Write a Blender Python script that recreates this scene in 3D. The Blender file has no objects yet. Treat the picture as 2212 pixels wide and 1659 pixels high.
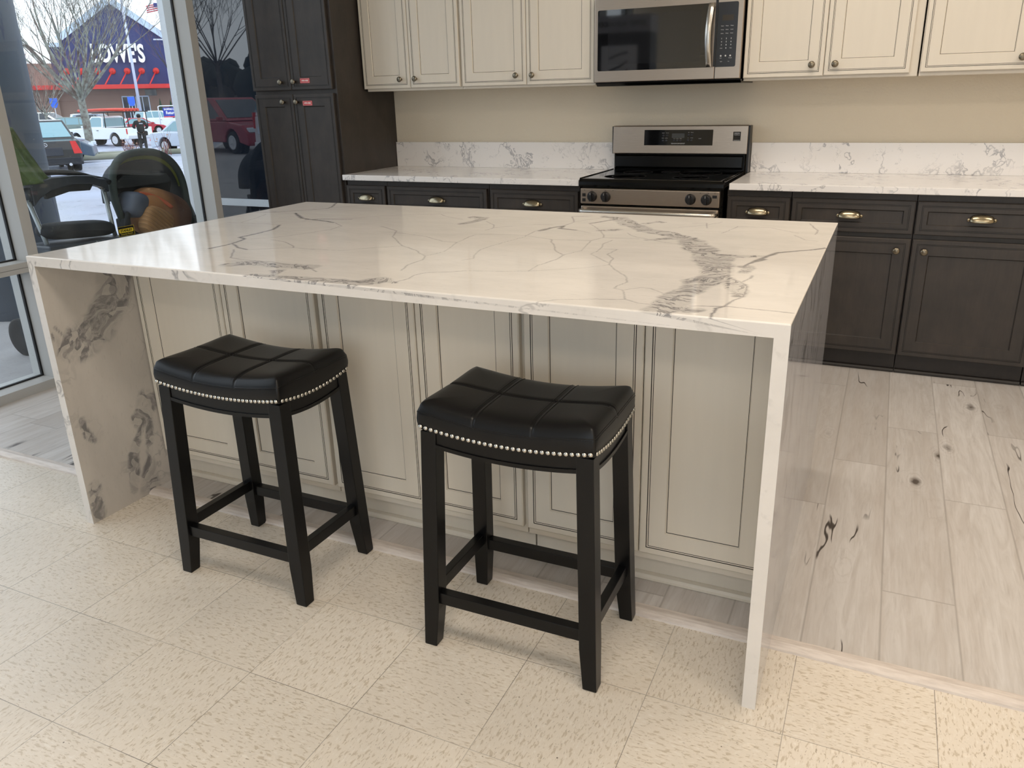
import bpy, bmesh, math, random
import numpy as np
from mathutils import Vector, Matrix
PI = math.pi
S = bpy.context.scene
COL = S.collection

# ---------------------------------------------------------------- camera
CAM = (2.5069, -1.4519, 1.3243)
cd = bpy.data.cameras.new('camera')
cam = bpy.data.objects.new('camera', cd)
COL.objects.link(cam)
cd.sensor_fit = 'HORIZONTAL'
cd.sensor_width = 36.0
cd.lens = 36.0 * 1694.84 / 2212.0
cd.shift_x = -19.088 / 2212.0
cd.shift_y = -27.975 / 2212.0
cd.clip_start = 0.05
cd.clip_end = 1500
cam.location = CAM
cam.rotation_mode = 'XYZ'
cam.rotation_euler = (1.23354684, 0.0227402468, 0.427154903)
S.camera = cam

# ---------------------------------------------------------------- sky, exposure
W = bpy.data.worlds.new('overcast_sky')
S.world = W
W.use_nodes = True
wn = W.node_tree.nodes
wl = W.node_tree.links
bg = wn['Background']
tc = wn.new('ShaderNodeTexCoord')
sep = wn.new('ShaderNodeSeparateXYZ')
rmp = wn.new('ShaderNodeValToRGB')
wl.new(tc.outputs['Generated'], sep.inputs[0])
wl.new(sep.outputs['Z'], rmp.inputs[0])
rmp.color_ramp.elements[0].position = 0.0
rmp.color_ramp.elements[0].color = (0.89, 0.93, 1.0, 1)
rmp.color_ramp.elements[1].position = 0.6
rmp.color_ramp.elements[1].color = (0.84, 0.90, 1.0, 1)
wl.new(rmp.outputs[0], bg.inputs[0])
bg.inputs[1].default_value = 2.1
S.view_settings.view_transform = 'Standard'
S.view_settings.look = 'None'
S.view_settings.gamma = 1.0
S.view_settings.use_curve_mapping = False
S.view_settings.exposure = 0.1

# ceiling troffers: the room's own lamps (warm white), 0.6 x 1.2 m
LAMPS = [(2.1, 1.5), (4.1, 1.5), (2.3, -0.9), (4.3, -0.9), (2.3, -3.4), (4.3, -3.4)]
CEIL = 2.9
LAMP_W = 14.5
for i, (lx, ly) in enumerate(LAMPS):
    ld = bpy.data.lights.new('troffer_light', 'AREA')
    ld.shape = 'RECTANGLE'
    ld.size = 1.15
    ld.size_y = 0.55
    ld.energy = LAMP_W
    ld.color = (1.0, 0.89, 0.78)
    lo = bpy.data.objects.new('troffer_light', ld)
    COL.objects.link(lo)
    lo.location = (lx, ly, CEIL - 0.035)

# ---------------------------------------------------------------- helpers
def tag(o, label=None, cat=None, group=None, kind=None):
    if label: o['label'] = label
    if cat: o['category'] = cat
    if group: o['group'] = group
    if kind: o['kind'] = kind
    return o

def thing(name, label, cat, loc=(0, 0, 0), rz=0.0, group=None):
    o = bpy.data.objects.new(name, None)
    COL.objects.link(o)
    o.empty_display_size = 0.05
    o.location = loc
    o.rotation_euler = (0, 0, rz)
    return tag(o, label, cat, group)

def copy_tree(o, parent=None):
    c = o.copy()
    COL.objects.link(c)
    if parent is not None:
        c.parent = parent
    for ch in list(o.children):
        copy_tree(ch, c)
    return c

class MB:
    """collects faces for ONE mesh object"""
    def __init__(s):
        s.v = []; s.f = []; s.m = []; s.sm = []
    def add(s, vs, fs, mi=0, smooth=False, M=None):
        b = len(s.v)
        if M is not None:
            vs = [tuple(M @ Vector(p)) for p in vs]
        s.v += [tuple(p) for p in vs]
        for f in fs:
            s.f.append([b + i for i in f]); s.m.append(mi); s.sm.append(smooth)
        return s
    def box(s, x0, x1, y0, y1, z0, z1, mi=0, M=None):
        if x0 > x1: x0, x1 = x1, x0
        if y0 > y1: y0, y1 = y1, y0
        if z0 > z1: z0, z1 = z1, z0
        vs = [(x0, y0, z0), (x1, y0, z0), (x1, y1, z0), (x0, y1, z0), (x0, y0, z1), (x1, y0, z1), (x1, y1, z1), (x0, y1, z1)]
        return s.add(vs, [(0, 3, 2, 1), (4, 5, 6, 7), (0, 1, 5, 4), (1, 2, 6, 5), (2, 3, 7, 6), (3, 0, 4, 7)], mi, False, M)
    def hexa(s, lo, hi, mi=0, M=None):
        """lo, hi: four corners each, counter-clockwise seen from above"""
        return s.add(list(lo) + list(hi), [(0, 3, 2, 1), (4, 5, 6, 7), (0, 1, 5, 4), (1, 2, 6, 5), (2, 3, 7, 6), (3, 0, 4, 7)], mi, False, M)
    def prism(s, poly, a, b, axis='y', mi=0, M=None, smooth=False):
        """polygon of 2-D points swept along axis from a to b"""
        n = len(poly)
        def P(p, t):
            return {'x': (t, p[0], p[1]), 'y': (p[0], t, p[1]), 'z': (p[0], p[1], t)}[axis]
        vs = [P(p, a) for p in poly] + [P(p, b) for p in poly]
        fs = [tuple(range(n))[::-1], tuple(range(n, 2 * n))]
        s.add(vs, fs, mi, False, M)
        return s.add(vs, [(i, (i + 1) % n, n + (i + 1) % n, n + i) for i in range(n)], mi, smooth, M)
    def tube(s, pts, r, seg=8, mi=0, M=None, caps=True, flat=None):
        pts = [Vector(p) for p in pts]
        rs = r if isinstance(r, (list, tuple)) else [r] * len(pts)
        vs = []; fs = []
        ref = None
        for i, p in enumerate(pts):
            if i == 0: t = pts[1] - pts[0]
            elif i == len(pts) - 1: t = pts[-1] - pts[-2]
            else: t = (pts[i + 1] - pts[i]).normalized() + (pts[i] - pts[i - 1]).normalized()
            t.normalize()
            if ref is None:
                ref = Vector((0, 0, 1)) if abs(t.z) < 0.9 else Vector((1, 0, 0))
                u = t.cross(ref).normalized()
            else:
                u = (u - t * u.dot(t))
                if u.length < 1e-6: u = t.cross(Vector((0, 0, 1)))
                u.normalize()
            w = t.cross(u)
            for k in range(seg):
                a = 2 * PI * k / seg
                q = p + (u * math.cos(a) * (flat or 1) + w * math.sin(a)) * rs[i]
                vs.append(tuple(q))
        for i in range(len(pts) - 1):
            for k in range(seg):
                k2 = (k + 1) % seg
                fs.append((i * seg + k, i * seg + k2, (i + 1) * seg + k2, (i + 1) * seg + k))
        s.add(vs, fs, mi, True, M)
        if caps:
            n = len(pts)
            s.add(vs, [tuple(range(seg))[::-1], tuple(range((n - 1) * seg, n * seg))], mi, False, M)
        return s
    def lathe(s, prof, seg=24, mi=0, M=None, smooth=True):
        """prof: (radius, z) list, axis z"""
        vs = []; fs = []
        for r, z in prof:
            for k in range(seg):
                a = 2 * PI * k / seg
                vs.append((r * math.cos(a), r * math.sin(a), z))
        for i in range(len(prof) - 1):
            for k in range(seg):
                k2 = (k + 1) % seg
                fs.append((i * seg + k, i * seg + k2, (i + 1) * seg + k2, (i + 1) * seg + k))
        if prof[0][0] > 1e-6: fs.append(tuple(range(seg))[::-1])
        if prof[-1][0] > 1e-6: fs.append(tuple(range((len(prof) - 1) * seg, len(prof) * seg)))
        return s.add(vs, fs, mi, smooth, M)
    def grid(s, F, nu, nv, mi=0, smooth=True, M=None):
        vs = [F(i / nu, j / nv) for j in range(nv + 1) for i in range(nu + 1)]
        fs = [(j * (nu + 1) + i, j * (nu + 1) + i + 1, (j + 1) * (nu + 1) + i + 1, (j + 1) * (nu + 1) + i) for j in range(nv) for i in range(nu)]
        return s.add(vs, fs, mi, smooth, M)
    def mesh(s, name, mats):
        me = bpy.data.meshes.new(name)
        me.from_pydata(s.v, [], s.f)
        for m in (mats if isinstance(mats, (list, tuple)) else [mats]):
            me.materials.append(m)
        me.polygons.foreach_set('material_index', s.m)
        me.polygons.foreach_set('use_smooth', s.sm)
        me.update()
        return me
    def build(s, name, mats, parent=None, bevel=0.0, seg=2, sub=0, solid=0.0, loc=None, fix=True):
        me = s.mesh(name, mats)
        if fix:
            bm = bmesh.new(); bm.from_mesh(me)
            bmesh.ops.remove_doubles(bm, verts=bm.verts, dist=1e-6)
            bmesh.ops.recalc_face_normals(bm, faces=bm.faces)
            bm.to_mesh(me); bm.free()
        o = bpy.data.objects.new(name, me)
        COL.objects.link(o)
        if parent is not None: o.parent = parent
        if loc is not None: o.location = loc
        if solid:
            m = o.modifiers.new('solid', 'SOLIDIFY'); m.thickness = solid; m.offset = 0
        if bevel:
            m = o.modifiers.new('bevel', 'BEVEL'); m.width = bevel; m.segments = seg; m.limit_method = 'ANGLE'; m.angle_limit = math.radians(35)
        if sub:
            m = o.modifiers.new('sub', 'SUBSURF'); m.levels = sub; m.render_levels = sub
        return o

def struct(name, mb, mats, parent=None, **k):
    o = mb.build(name, mats, parent, **k)
    if parent is None: o['kind'] = 'structure'
    return o

def text_mb(txt, size, M, mb=None, mi=0, depth=0.0004, width=None, bold=0.0, spacing=1.0, align='CENTER'):
    """lettering as mesh faces in local XY, placed by matrix M"""
    cu = bpy.data.curves.new('t', 'FONT')
    cu.body = txt; cu.size = size; cu.extrude = depth; cu.align_x = align; cu.align_y = 'CENTER'
    cu.offset = bold; cu.space_character = spacing; cu.resolution_u = 3
    ob = bpy.data.objects.new('t', cu)
    me = bpy.data.meshes.new_from_object(ob)
    mb = mb or MB()
    vs = [v.co.copy() for v in me.vertices]
    if width and vs:
        x0 = min(v.x for v in vs); x1 = max(v.x for v in vs)
        k = width / (x1 - x0)
        for v in vs: v.x *= k
    mb.add([tuple(v) for v in vs], [tuple(p.vertices) for p in me.polygons], mi, False, M)
    bpy.data.objects.remove(ob); bpy.data.curves.remove(cu); bpy.data.meshes.remove(me)
    return mb

# text that stands in the XZ plane and is read from the -Y side
def TXZ(x, y, z, rot=0.0):
    return Matrix.Translation((x, y, z)) @ Matrix.Rotation(PI / 2, 4, 'X') @ Matrix.Rotation(rot, 4, 'Z')

# ---------------------------------------------------------------- materials
def lin(c):
    r = []
    for v in c[:3]:
        v = v / 255.0
        r.append(v / 12.92 if v <= 0.04045 else ((v + 0.055) / 1.055) ** 2.4)
    return (r[0], r[1], r[2], 1.0)

class NT:
    def __init__(s, name):
        s.mat = bpy.data.materials.new(name)
        s.mat.use_nodes = True
        s.n = s.mat.node_tree.nodes; s.l = s.mat.node_tree.links
        s.b = s.n['Principled BSDF']
    def set(s, **k):
        for a, v in k.items():
            nm = {'color': 'Base Color', 'rough': 'Roughness', 'metal': 'Metallic', 'ior': 'IOR', 'spec': 'Specular IOR Level', 'coat': 'Coat Weight',
                  'coatr': 'Coat Roughness', 'emit': 'Emission Color', 'es': 'Emission Strength', 'trans': 'Transmission Weight', 'aniso': 'Anisotropic', 'sheen': 'Sheen Weight', 'alpha': 'Alpha'}[a]
            s.put(s.b.inputs[nm], v)
        return s
    def put(s, sock, v):
        if isinstance(v, bpy.types.NodeSocket): s.l.new(v, sock)
        elif v is not None: sock.default_value = v
    def node(s, t, **k):
        n = s.n.new(t)
        for a, v in k.items(): setattr(n, a, v)
        return n
    def math(s, op, a, b=None, c=None, clamp=False):
        n = s.node('ShaderNodeMath', operation=op, use_clamp=clamp)
        s.put(n.inputs[0], a); s.put(n.inputs[1], b)
        if c is not None: s.put(n.inputs[2], c)
        return n.outputs[0]
    def mix(s, f, a, b, bt='MIX'):
        n = s.node('ShaderNodeMix', data_type='RGBA', blend_type=bt)
        s.put(n.inputs[0], f); s.put(n.inputs[6], a); s.put(n.inputs[7], b)
        return n.outputs[2]
    def coords(s, kind='Object', scale=None, loc=None, rot=None):
        t = s.node('ShaderNodeTexCoord')
        o = t.outputs[kind]
        if scale or loc or rot:
            m = s.node('ShaderNodeMapping')
            s.l.new(o, m.inputs[0])
            if loc: m.inputs[1].default_value = loc
            if rot: m.inputs[2].default_value = rot
            if scale: m.inputs[3].default_value = scale
            o = m.outputs[0]
        return o
    def pos(s):
        return s.node('ShaderNodeNewGeometry').outputs['Position']
    def mapv(s, v, scale=(1, 1, 1), loc=(0, 0, 0), rot=(0, 0, 0)):
        m = s.node('ShaderNodeMapping'); s.l.new(v, m.inputs[0])
        m.inputs[1].default_value = loc; m.inputs[2].default_value = rot; m.inputs[3].default_value = scale
        return m.outputs[0]
    def noise(s, v, scale=5, detail=2, rough=0.5, dist=0.0, col=False):
        n = s.node('ShaderNodeTexNoise')
        s.put(n.inputs['Vector'], v); s.put(n.inputs['Scale'], scale); n.inputs['Detail'].default_value = detail
        n.inputs['Roughness'].default_value = rough; n.inputs['Distortion'].default_value = dist
        return n.outputs['Color' if col else 'Fac']
    def voro(s, v, scale=5, feature='F1', rnd=1.0, out='Distance'):
        n = s.node('ShaderNodeTexVoronoi', feature=feature)
        s.put(n.inputs['Vector'], v); n.inputs['Scale'].default_value = scale; n.inputs['Randomness'].default_value = rnd
        return n.outputs[out]
    def ramp(s, f, stops, interp='LINEAR'):
        n = s.node('ShaderNodeValToRGB')
        s.put(n.inputs[0], f)
        cr = n.color_ramp; cr.interpolation = interp
        while len(cr.elements) < len(stops): cr.elements.new(0.5)
        for e, (p, c) in zip(cr.elements, stops):
            e.position = p
            e.color = c if isinstance(c, (tuple, list)) else (c, c, c, 1)
        return n.outputs[0]
    def sstep(s, x, a, b):
        n = s.node('ShaderNodeMapRange', interpolation_type='SMOOTHSTEP')
        s.put(n.inputs[0], x); n.inputs[1].default_value = a; n.inputs[2].default_value = b
        return n.outputs[0]
    def bump(s, h, strength=0.3, dist=0.001):
        n = s.node('ShaderNodeBump'); n.inputs['Strength'].default_value = strength; n.inputs['Distance'].default_value = dist
        s.put(n.inputs['Height'], h); s.l.new(n.outputs[0], s.b.inputs['Normal'])
        return s
    def sepv(s, v):
        n = s.node('ShaderNodeSeparateXYZ'); s.l.new(v, n.inputs[0]); return n.outputs
    def comb(s, x, y, z=0.0):
        n = s.node('ShaderNodeCombineXYZ'); s.put(n.inputs[0], x); s.put(n.inputs[1], y); s.put(n.inputs[2], z); return n.outputs[0]

def plain(name, c, rough=0.5, metal=0.0, var=0.04, scale=12.0, bump=0.0, bscale=300.0, **k):
    t = NT(name)
    base = lin(c)
    n = t.noise(t.coords('Object'), scale, 3)
    f = t.math('MULTIPLY_ADD', n, 2 * var, 1 - var)
    t.set(color=t.mix(1.0, base, t.comb(f, f, f), 'MULTIPLY'), rough=rough, metal=metal, **k)
    if bump:
        t.bump(t.noise(t.coords('Object'), bscale, 2), bump, 0.001)
    return t.mat

M = {}
def cream_paint(name, c):
    t = NT(name)
    n = t.noise(t.coords('Object', scale=(1, 1, 0.1)), 40, 3)
    t.set(color=t.mix(1.0, lin(c), t.ramp(n, [(0.3, 0.97), (0.7, 1.0)]), 'MULTIPLY'), rough=0.38, spec=0.45)
    t.bump(t.noise(t.coords('Object', scale=(1, 1, 0.15)), 260, 2), 0.06, 0.0005)
    return t.mat
M['cream'] = cream_paint('cream_paint', (222, 213, 198))
M['glaze'] = plain('dark_glaze_line', (38, 32, 26), 0.6)
def dark_wood(name, a, b):
    t = NT(name)
    v = t.coords('Object')
    n = t.noise(t.mapv(v, (5, 5, 3)), 2.2, 4, 0.6)
    g = t.noise(t.mapv(v, (1, 1, 0.06)), 130, 3, 0.6)
    c = t.mix(t.ramp(n, [(0.3, 0.0), (0.75, 1.0)]), lin(a), lin(b))
    c = t.mix(t.ramp(g, [(0.35, 0.12), (0.6, 0.0)]), c, lin((25, 22, 20)))
    t.set(color=c, rough=0.40, spec=0.38)
    t.bump(g, 0.05, 0.0005)
    return t.mat
M['dark_wood'] = dark_wood('charcoal_stained_maple', (52, 48, 45), (66, 59, 54))
M['glaze_black'] = plain('black_glaze_line', (14, 13, 13), 0.5)
M['toe_dark'] = dark_wood('charcoal_toe_board', (42, 38, 36), (50, 45, 42))
M['black_void'] = plain('matte_black', (10, 10, 10), 0.8)

def nickel(name, c, rough):
    t = NT(name)
    n = t.noise(t.coords('Object'), 60, 3)
    t.set(color=t.mix(n, lin(c), lin(tuple(x * 0.72 for x in c))), metal=1.0, rough=rough)
    return t.mat
M['pewter'] = nickel('antique_pewter', (150, 140, 122), 0.3)
M['cup'] = nickel('antique_brass_nickel', (176, 164, 138), 0.22)
M['chrome_nail'] = nickel('polished_nickel', (225, 222, 214), 0.16)

def stainless(name, c=(182, 168, 154), axis='x', rough=0.3):
    t = NT(name)
    v = t.coords('Object')
    sc = {'x': (0.02, 1, 1), 'z': (1, 1, 0.02)}[axis]
    n = t.noise(t.mapv(v, sc), 700, 2)
    t.set(color=t.mix(n, lin(c), lin(tuple(x * 0.92 for x in c))), metal=0.95, rough=t.math('MULTIPLY_ADD', n, 0.12, rough - 0.06))
    t.bump(n, 0.05, 0.0003)
    return t.mat
M['steel'] = stainless('brushed_stainless')
M['steel_bar'] = stainless('satin_stainless_bar', (205, 200, 192), 'x', 0.24)
M['black_glass'] = plain('black_glass', (6, 6, 7), 0.05, spec=0.6)
M['black_enamel'] = plain('black_enamel', (6, 6, 6), 0.16, spec=0.25)
M['oven_glass'] = plain('reflective_black_window', (5, 5, 6), 0.03, ior=2.0)
M['black_plastic'] = plain('black_plastic', (18, 18, 20), 0.4)
M['key_white'] = plain('white_print', (205, 205, 205), 0.6)
M['display'] = plain('brown_display_window', (48, 40, 26), 0.2)
M['grey_display'] = plain('grey_display_window', (70, 70, 68), 0.25)
M['red_label'] = plain('red_label', (200, 58, 62), 0.5)
M['white_ink'] = plain('white_ink', (240, 238, 235), 0.6)

def quartz():
    t = NT('white_quartz')
    p = t.pos()
    w = t.noise(p, 6.0, 3, 0.6, col=True)
    pw = t.node('ShaderNodeVectorMath', operation='MULTIPLY_ADD'); t.l.new(w, pw.inputs[0]); pw.inputs[1].default_value = (0.25, 0.25, 0.25); t.l.new(p, pw.inputs[2])
    q = t.mapv(pw.outputs[0], (1.0, 1.0, 0.55), rot=(0, 0.5, 0))
    a = t.math('ABSOLUTE', t.math('SUBTRACT', t.noise(q, 4.0, 5, 0.62), 0.5))
    line = t.ramp(a, [(0.0, 1.0), (0.017, 0.0)])
    gate = t.ramp(t.noise(p, 3.2, 2), [(0.42, 0.0), (0.55, 1.0)])
    b = t.math('ABSOLUTE', t.math('SUBTRACT', t.noise(pw.outputs[0], 22.0, 3, 0.6), 0.5))
    line2 = t.ramp(b, [(0.0, 1.0), (0.02, 0.0)])
    gate2 = t.ramp(t.noise(p, 17, 2), [(0.55, 0.0), (0.66, 1.0)])
    v = t.math('MAXIMUM', t.math('MULTIPLY', line, gate), t.math('MULTIPLY', t.math('MULTIPLY', line2, gate2), 0.6))
    c = t.mix(t.math('MULTIPLY', v, 0.7), lin((238, 234, 231)), lin((120, 120, 128)))
    t.set(color=c, rough=0.16, spec=0.5)
    return t.mat
M['quartz'] = quartz()

def marble(name, streak=(1, 1, 1), auto=0.6, gate=(0.48, 0.62), lw=0.014, base=(233, 227, 220), breccia=False, rough=0.07):
    """white quartz with grey veins; attributes vein / band are drawn on the mesh as the stone's own pattern"""
    t = NT(name)
    p = t.pos()
    w = t.noise(p, 3.0, 3, 0.6, col=True)
    pw = t.node('ShaderNodeVectorMath', operation='MULTIPLY_ADD'); t.l.new(w, pw.inputs[0]); pw.inputs[1].default_value = (0.5, 0.5, 0.5); t.l.new(p, pw.inputs[2])
    cloud = t.noise(t.mapv(p, (1, 2.2, 1)), 5.0, 6, 0.62)
    fleck = t.noise(t.mapv(p, (1, 3.5, 1)), 38.0, 3, 0.6)
    c = t.mix(t.ramp(cloud, [(0.38, 0.0), (0.68, 0.6)]), lin(base), lin(tuple(x * 0.93 for x in base)))
    c = t.mix(t.ramp(fleck, [(0.6, 0.0), (0.72, 0.35)]), c, lin(tuple(x * 0.88 for x in base)))
    att = t.node('ShaderNodeAttribute', attribute_name='vein')
    bnd = t.node('ShaderNodeAttribute', attribute_name='band')
    rag = t.noise(p, 90, 3, 0.6)
    vv = t.math('MULTIPLY', att.outputs['Fac'], t.ramp(rag, [(0.25, 0.55), (0.55, 1.0)]))
    if breccia:
        cell = t.voro(pw.outputs[0], 24, out='Color')
        cs = t.node('ShaderNodeSeparateColor'); t.l.new(cell, cs.inputs[0])
        st = t.math('MULTIPLY', t.ramp(cs.outputs[0], [(0.25, 0.25), (0.6, 1.0)]), t.ramp(t.noise(pw.outputs[0], 30, 4, 0.65), [(0.36, 0.35), (0.56, 1.0)]))
    else:
        s1 = t.noise(t.mapv(pw.outputs[0], (0.35, 2.2, 1)), 34, 4, 0.62, 0.6)
        st = t.ramp(s1, [(0.44, 0.28), (0.50, 0.2), (0.56, 1.0), (0.64, 0.45), (0.7, 0.95)])
    bb = t.math('MULTIPLY', bnd.outputs['Fac'], st)
    auto_n = t.math('ABSOLUTE', t.math('SUBTRACT', t.noise(t.mapv(pw.outputs[0], streak), 2.3, 5, 0.6), 0.5))
    al = t.math('MULTIPLY', t.ramp(auto_n, [(0.0, 1.0), (lw, 0.0)]), t.ramp(t.noise(t.mapv(p, streak), 2.6, 2), [(gate[0], 0.0), (gate[1], auto)]))
    tot = t.math('MAXIMUM', t.math('MAXIMUM', vv, bb), al)
    c = t.mix(t.math('MULTIPLY', tot, 0.9), c, lin((112, 110, 112)))
    t.set(color=c, rough=rough, spec=0.55)
    return t.mat
M['marble_top'] = marble('veined_marble_top', auto=0.0)
M['marble_edge'] = marble('veined_marble_edge', auto=0.8, base=(226, 221, 216))
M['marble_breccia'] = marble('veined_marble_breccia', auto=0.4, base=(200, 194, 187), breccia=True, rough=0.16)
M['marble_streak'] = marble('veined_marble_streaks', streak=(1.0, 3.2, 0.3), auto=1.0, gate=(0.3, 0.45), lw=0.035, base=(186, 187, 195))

def vct():
    t = NT('vinyl_tile_floor')
    x, y, z = t.sepv(t.pos())[:3]
    ux = t.math('DIVIDE', x, 0.3048); uy = t.math('DIVIDE', y, 0.3048)
    fx = t.math('FLOOR', ux); fy = t.math('FLOOR', uy)
    par = t.math('MODULO', t.math('ADD', t.math('ADD', fx, fy), 1000.0), 2.0)
    rx = t.math('SUBTRACT', ux, fx); ry = t.math('SUBTRACT', uy, fy)
    dx = t.math('MINIMUM', rx, t.math('SUBTRACT', 1.0, rx)); dy = t.math('MINIMUM', ry, t.math('SUBTRACT', 1.0, ry))
    d = t.math('MINIMUM', dx, dy)
    line = t.ramp(d, [(0.0, 1.0), (0.0018, 0.9), (0.0036, 0.0)])
    lk = t.ramp(t.noise(t.pos(), 2.0, 2), [(0.35, 0.3), (0.6, 1.0)])
    a = t.comb(t.math('MULTIPLY', x, 1.0), t.math('MULTIPLY', y, 3.2), 0.0)
    b = t.comb(t.math('MULTIPLY', x, 3.2), t.math('MULTIPLY', y, 1.0), 5.0)
    v = t.mix(par, a, b)
    n1 = t.noise(v, 52, 3, 0.55, 0.5)
    n2 = t.noise(v, 78, 2, 0.5, 0.4)
    hsh = t.node('ShaderNodeTexWhiteNoise', noise_dimensions='2D'); t.l.new(t.comb(fx, fy), hsh.inputs['Vector'])
    tone = t.math('MULTIPLY_ADD', hsh.outputs['Value'], 0.07, 0.95)
    c = t.mix(t.ramp(n1, [(0.56, 0.0), (0.62, 1.0)]), lin((229, 219, 205)), lin((205, 192, 173)))
    c = t.mix(t.ramp(n2, [(0.66, 0.0), (0.7, 0.85)]), c, lin((168, 156, 138)))
    c = t.mix(t.ramp(n1, [(0.34, 0.7), (0.4, 0.0)]), c, lin((238, 231, 220)))
    c = t.mix(1.0, c, t.comb(tone, tone, tone), 'MULTIPLY')
    dirt = t.noise(t.pos(), 1.7, 4, 0.6)
    c = t.mix(t.ramp(dirt, [(0.5, 0.0), (0.75, 0.18)]), c, lin((165, 160, 150)))
    c = t.mix(t.math('MULTIPLY', line, lk), c, lin((72, 66, 56)))
    sp = t.voro(t.pos(), 9.0)
    c = t.mix(t.ramp(sp, [(0.016, 0.9), (0.022, 0.0)]), c, lin((60, 45, 30)))
    t.set(color=c, rough=t.math('MULTIPLY_ADD', dirt, 0.14, 0.2), spec=0.45)
    t.bump(t.math('SUBTRACT', t.math('MULTIPLY', n1, 0.2), line), 0.12, 0.0006)
    return t.mat
M['vct'] = vct()

def planks():
    t = NT('whitewashed_oak_planks')
    p = t.pos()
    x, y, z = t.sepv(p)[:3]
    rw = 0.1815; ln = 1.22
    ux = t.math('DIVIDE', t.math('SUBTRACT', x, 0.082), rw)
    row = t.math('FLOOR', ux)
    h1 = t.node('ShaderNodeTexWhiteNoise', noise_dimensions='1D'); t.l.new(row, h1.inputs['W'])
    uy = t.math('ADD', t.math('DIVIDE', y, ln), h1.outputs['Value'])
    cy = t.math('FLOOR', uy)
    h2 = t.node('ShaderNodeTexWhiteNoise', noise_dimensions='2D'); t.l.new(t.comb(row, cy), h2.inputs['Vector'])
    rx = t.math('SUBTRACT', ux, row); ry = t.math('SUBTRACT', uy, cy)
    dx = t.math('MULTIPLY', t.math('MINIMUM', rx, t.math('SUBTRACT', 1.0, rx)), rw)
    dy = t.math('MULTIPLY', t.math('MINIMUM', ry, t.math('SUBTRACT', 1.0, ry)), ln)
    line = t.ramp(t.math('MINIMUM', dx, dy), [(0.0, 0.6), (0.0010, 0.35), (0.0022, 0.0)])
    off = t.math('MULTIPLY', h2.outputs['Value'], 37.0)
    v = t.comb(t.math('ADD', x, off), t.math('MULTIPLY', y, 0.12), off)
    g1 = t.noise(v, 26, 5, 0.62, 1.2)
    g2 = t.noise(t.comb(t.math('ADD', x, off), t.math('MULTIPLY', y, 0.06), off), 140, 3, 0.6)
    vk = t.comb(t.math('ADD', t.math('MULTIPLY', x, 6.0), off), t.math('MULTIPLY', y, 2.6), 0.0)
    kd = t.math('ADD', t.voro(vk, 1.0), t.math('MULTIPLY', t.math('SUBTRACT', t.noise(p, 14, 3), 0.5), 0.14))
    ring = t.math('SINE', t.math('MULTIPLY', t.math('ADD', kd, t.math('MULTIPLY', g1, 0.25)), 75.0))
    c = t.mix(h2.outputs['Value'], lin((192, 187, 183)), lin((216, 212, 209)))
    c = t.mix(t.ramp(g1, [(0.35, 0.0), (0.7, 0.5)]), c, lin((172, 163, 155)))
    lam = t.noise(t.comb(t.math('ADD', x, off), 0.0, off), 16, 1)
    c = t.mix(t.ramp(lam, [(0.44, 0.0), (0.47, 0.16), (0.55, 0.16), (0.58, 0.0)]), c, lin((176, 164, 154)))
    c = t.mix(t.ramp(g2, [(0.5, 0.0), (0.8, 0.35)]), c, lin((160, 152, 145)))
    rr = t.math('MULTIPLY', t.ramp(ring, [(0.4, 0.0), (1.0, 0.22)]), t.ramp(kd, [(0.1, 1.0), (0.34, 0.0)]))
    c = t.mix(rr, c, lin((140, 128, 116)))
    kn = t.math('ADD', kd, t.math('MULTIPLY', t.noise(p, 60, 3), 0.06))
    c = t.mix(t.ramp(kn, [(0.07, 0.95), (0.10, 0.5), (0.16, 0.0)]), c, lin((82, 72, 64)))
    cr = t.math('ABSOLUTE', t.math('SUBTRACT', t.noise(t.comb(t.math('ADD', t.math('MULTIPLY', x, 1.0), off), t.math('MULTIPLY', y, 0.16), off), 8, 3, 0.5), 0.5))
    cg = t.ramp(t.noise(t.comb(t.math('ADD', t.math('MULTIPLY', x, 2.0), off), y, off), 2.6, 2), [(0.57, 0.0), (0.62, 1.0)])
    c = t.mix(t.math('MULTIPLY', t.ramp(cr, [(0.0, 1.0), (0.004, 0.9), (0.007, 0.0)]), cg), c, lin((60, 52, 46)))
    c = t.mix(t.math('MULTIPLY', line, 0.75), c, lin((118, 110, 102)))
    t.set(color=c, rough=t.math('MULTIPLY_ADD', g1, 0.15, 0.3), spec=0.4)
    t.bump(t.math('SUBTRACT', t.math('MULTIPLY', g2, 0.3), line), 0.15, 0.0008)
    return t.mat
M['planks'] = planks()

def wall_paint(name, c):
    t = NT(name)
    n = t.noise(t.pos(), 110, 3, 0.55)
    t.set(color=t.mix(t.noise(t.pos(), 1.5, 2), lin(c), lin(tuple(x * 0.97 for x in c))), rough=0.75, spec=0.3)
    t.bump(t.ramp(n, [(0.4, 0.0), (0.6, 1.0)]), 0.35, 0.0015)
    return t.mat
M['wall'] = wall_paint('beige_orange_peel_wall', (228, 217, 197))
M['ceiling'] = wall_paint('white_ceiling', (225, 222, 212))
M['alu'] = plain('pale_anodised_aluminium', (172, 172, 170), 0.42, var=0.02, spec=0.5)
M['gasket'] = plain('black_gasket', (12, 13, 15), 0.6)

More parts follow.
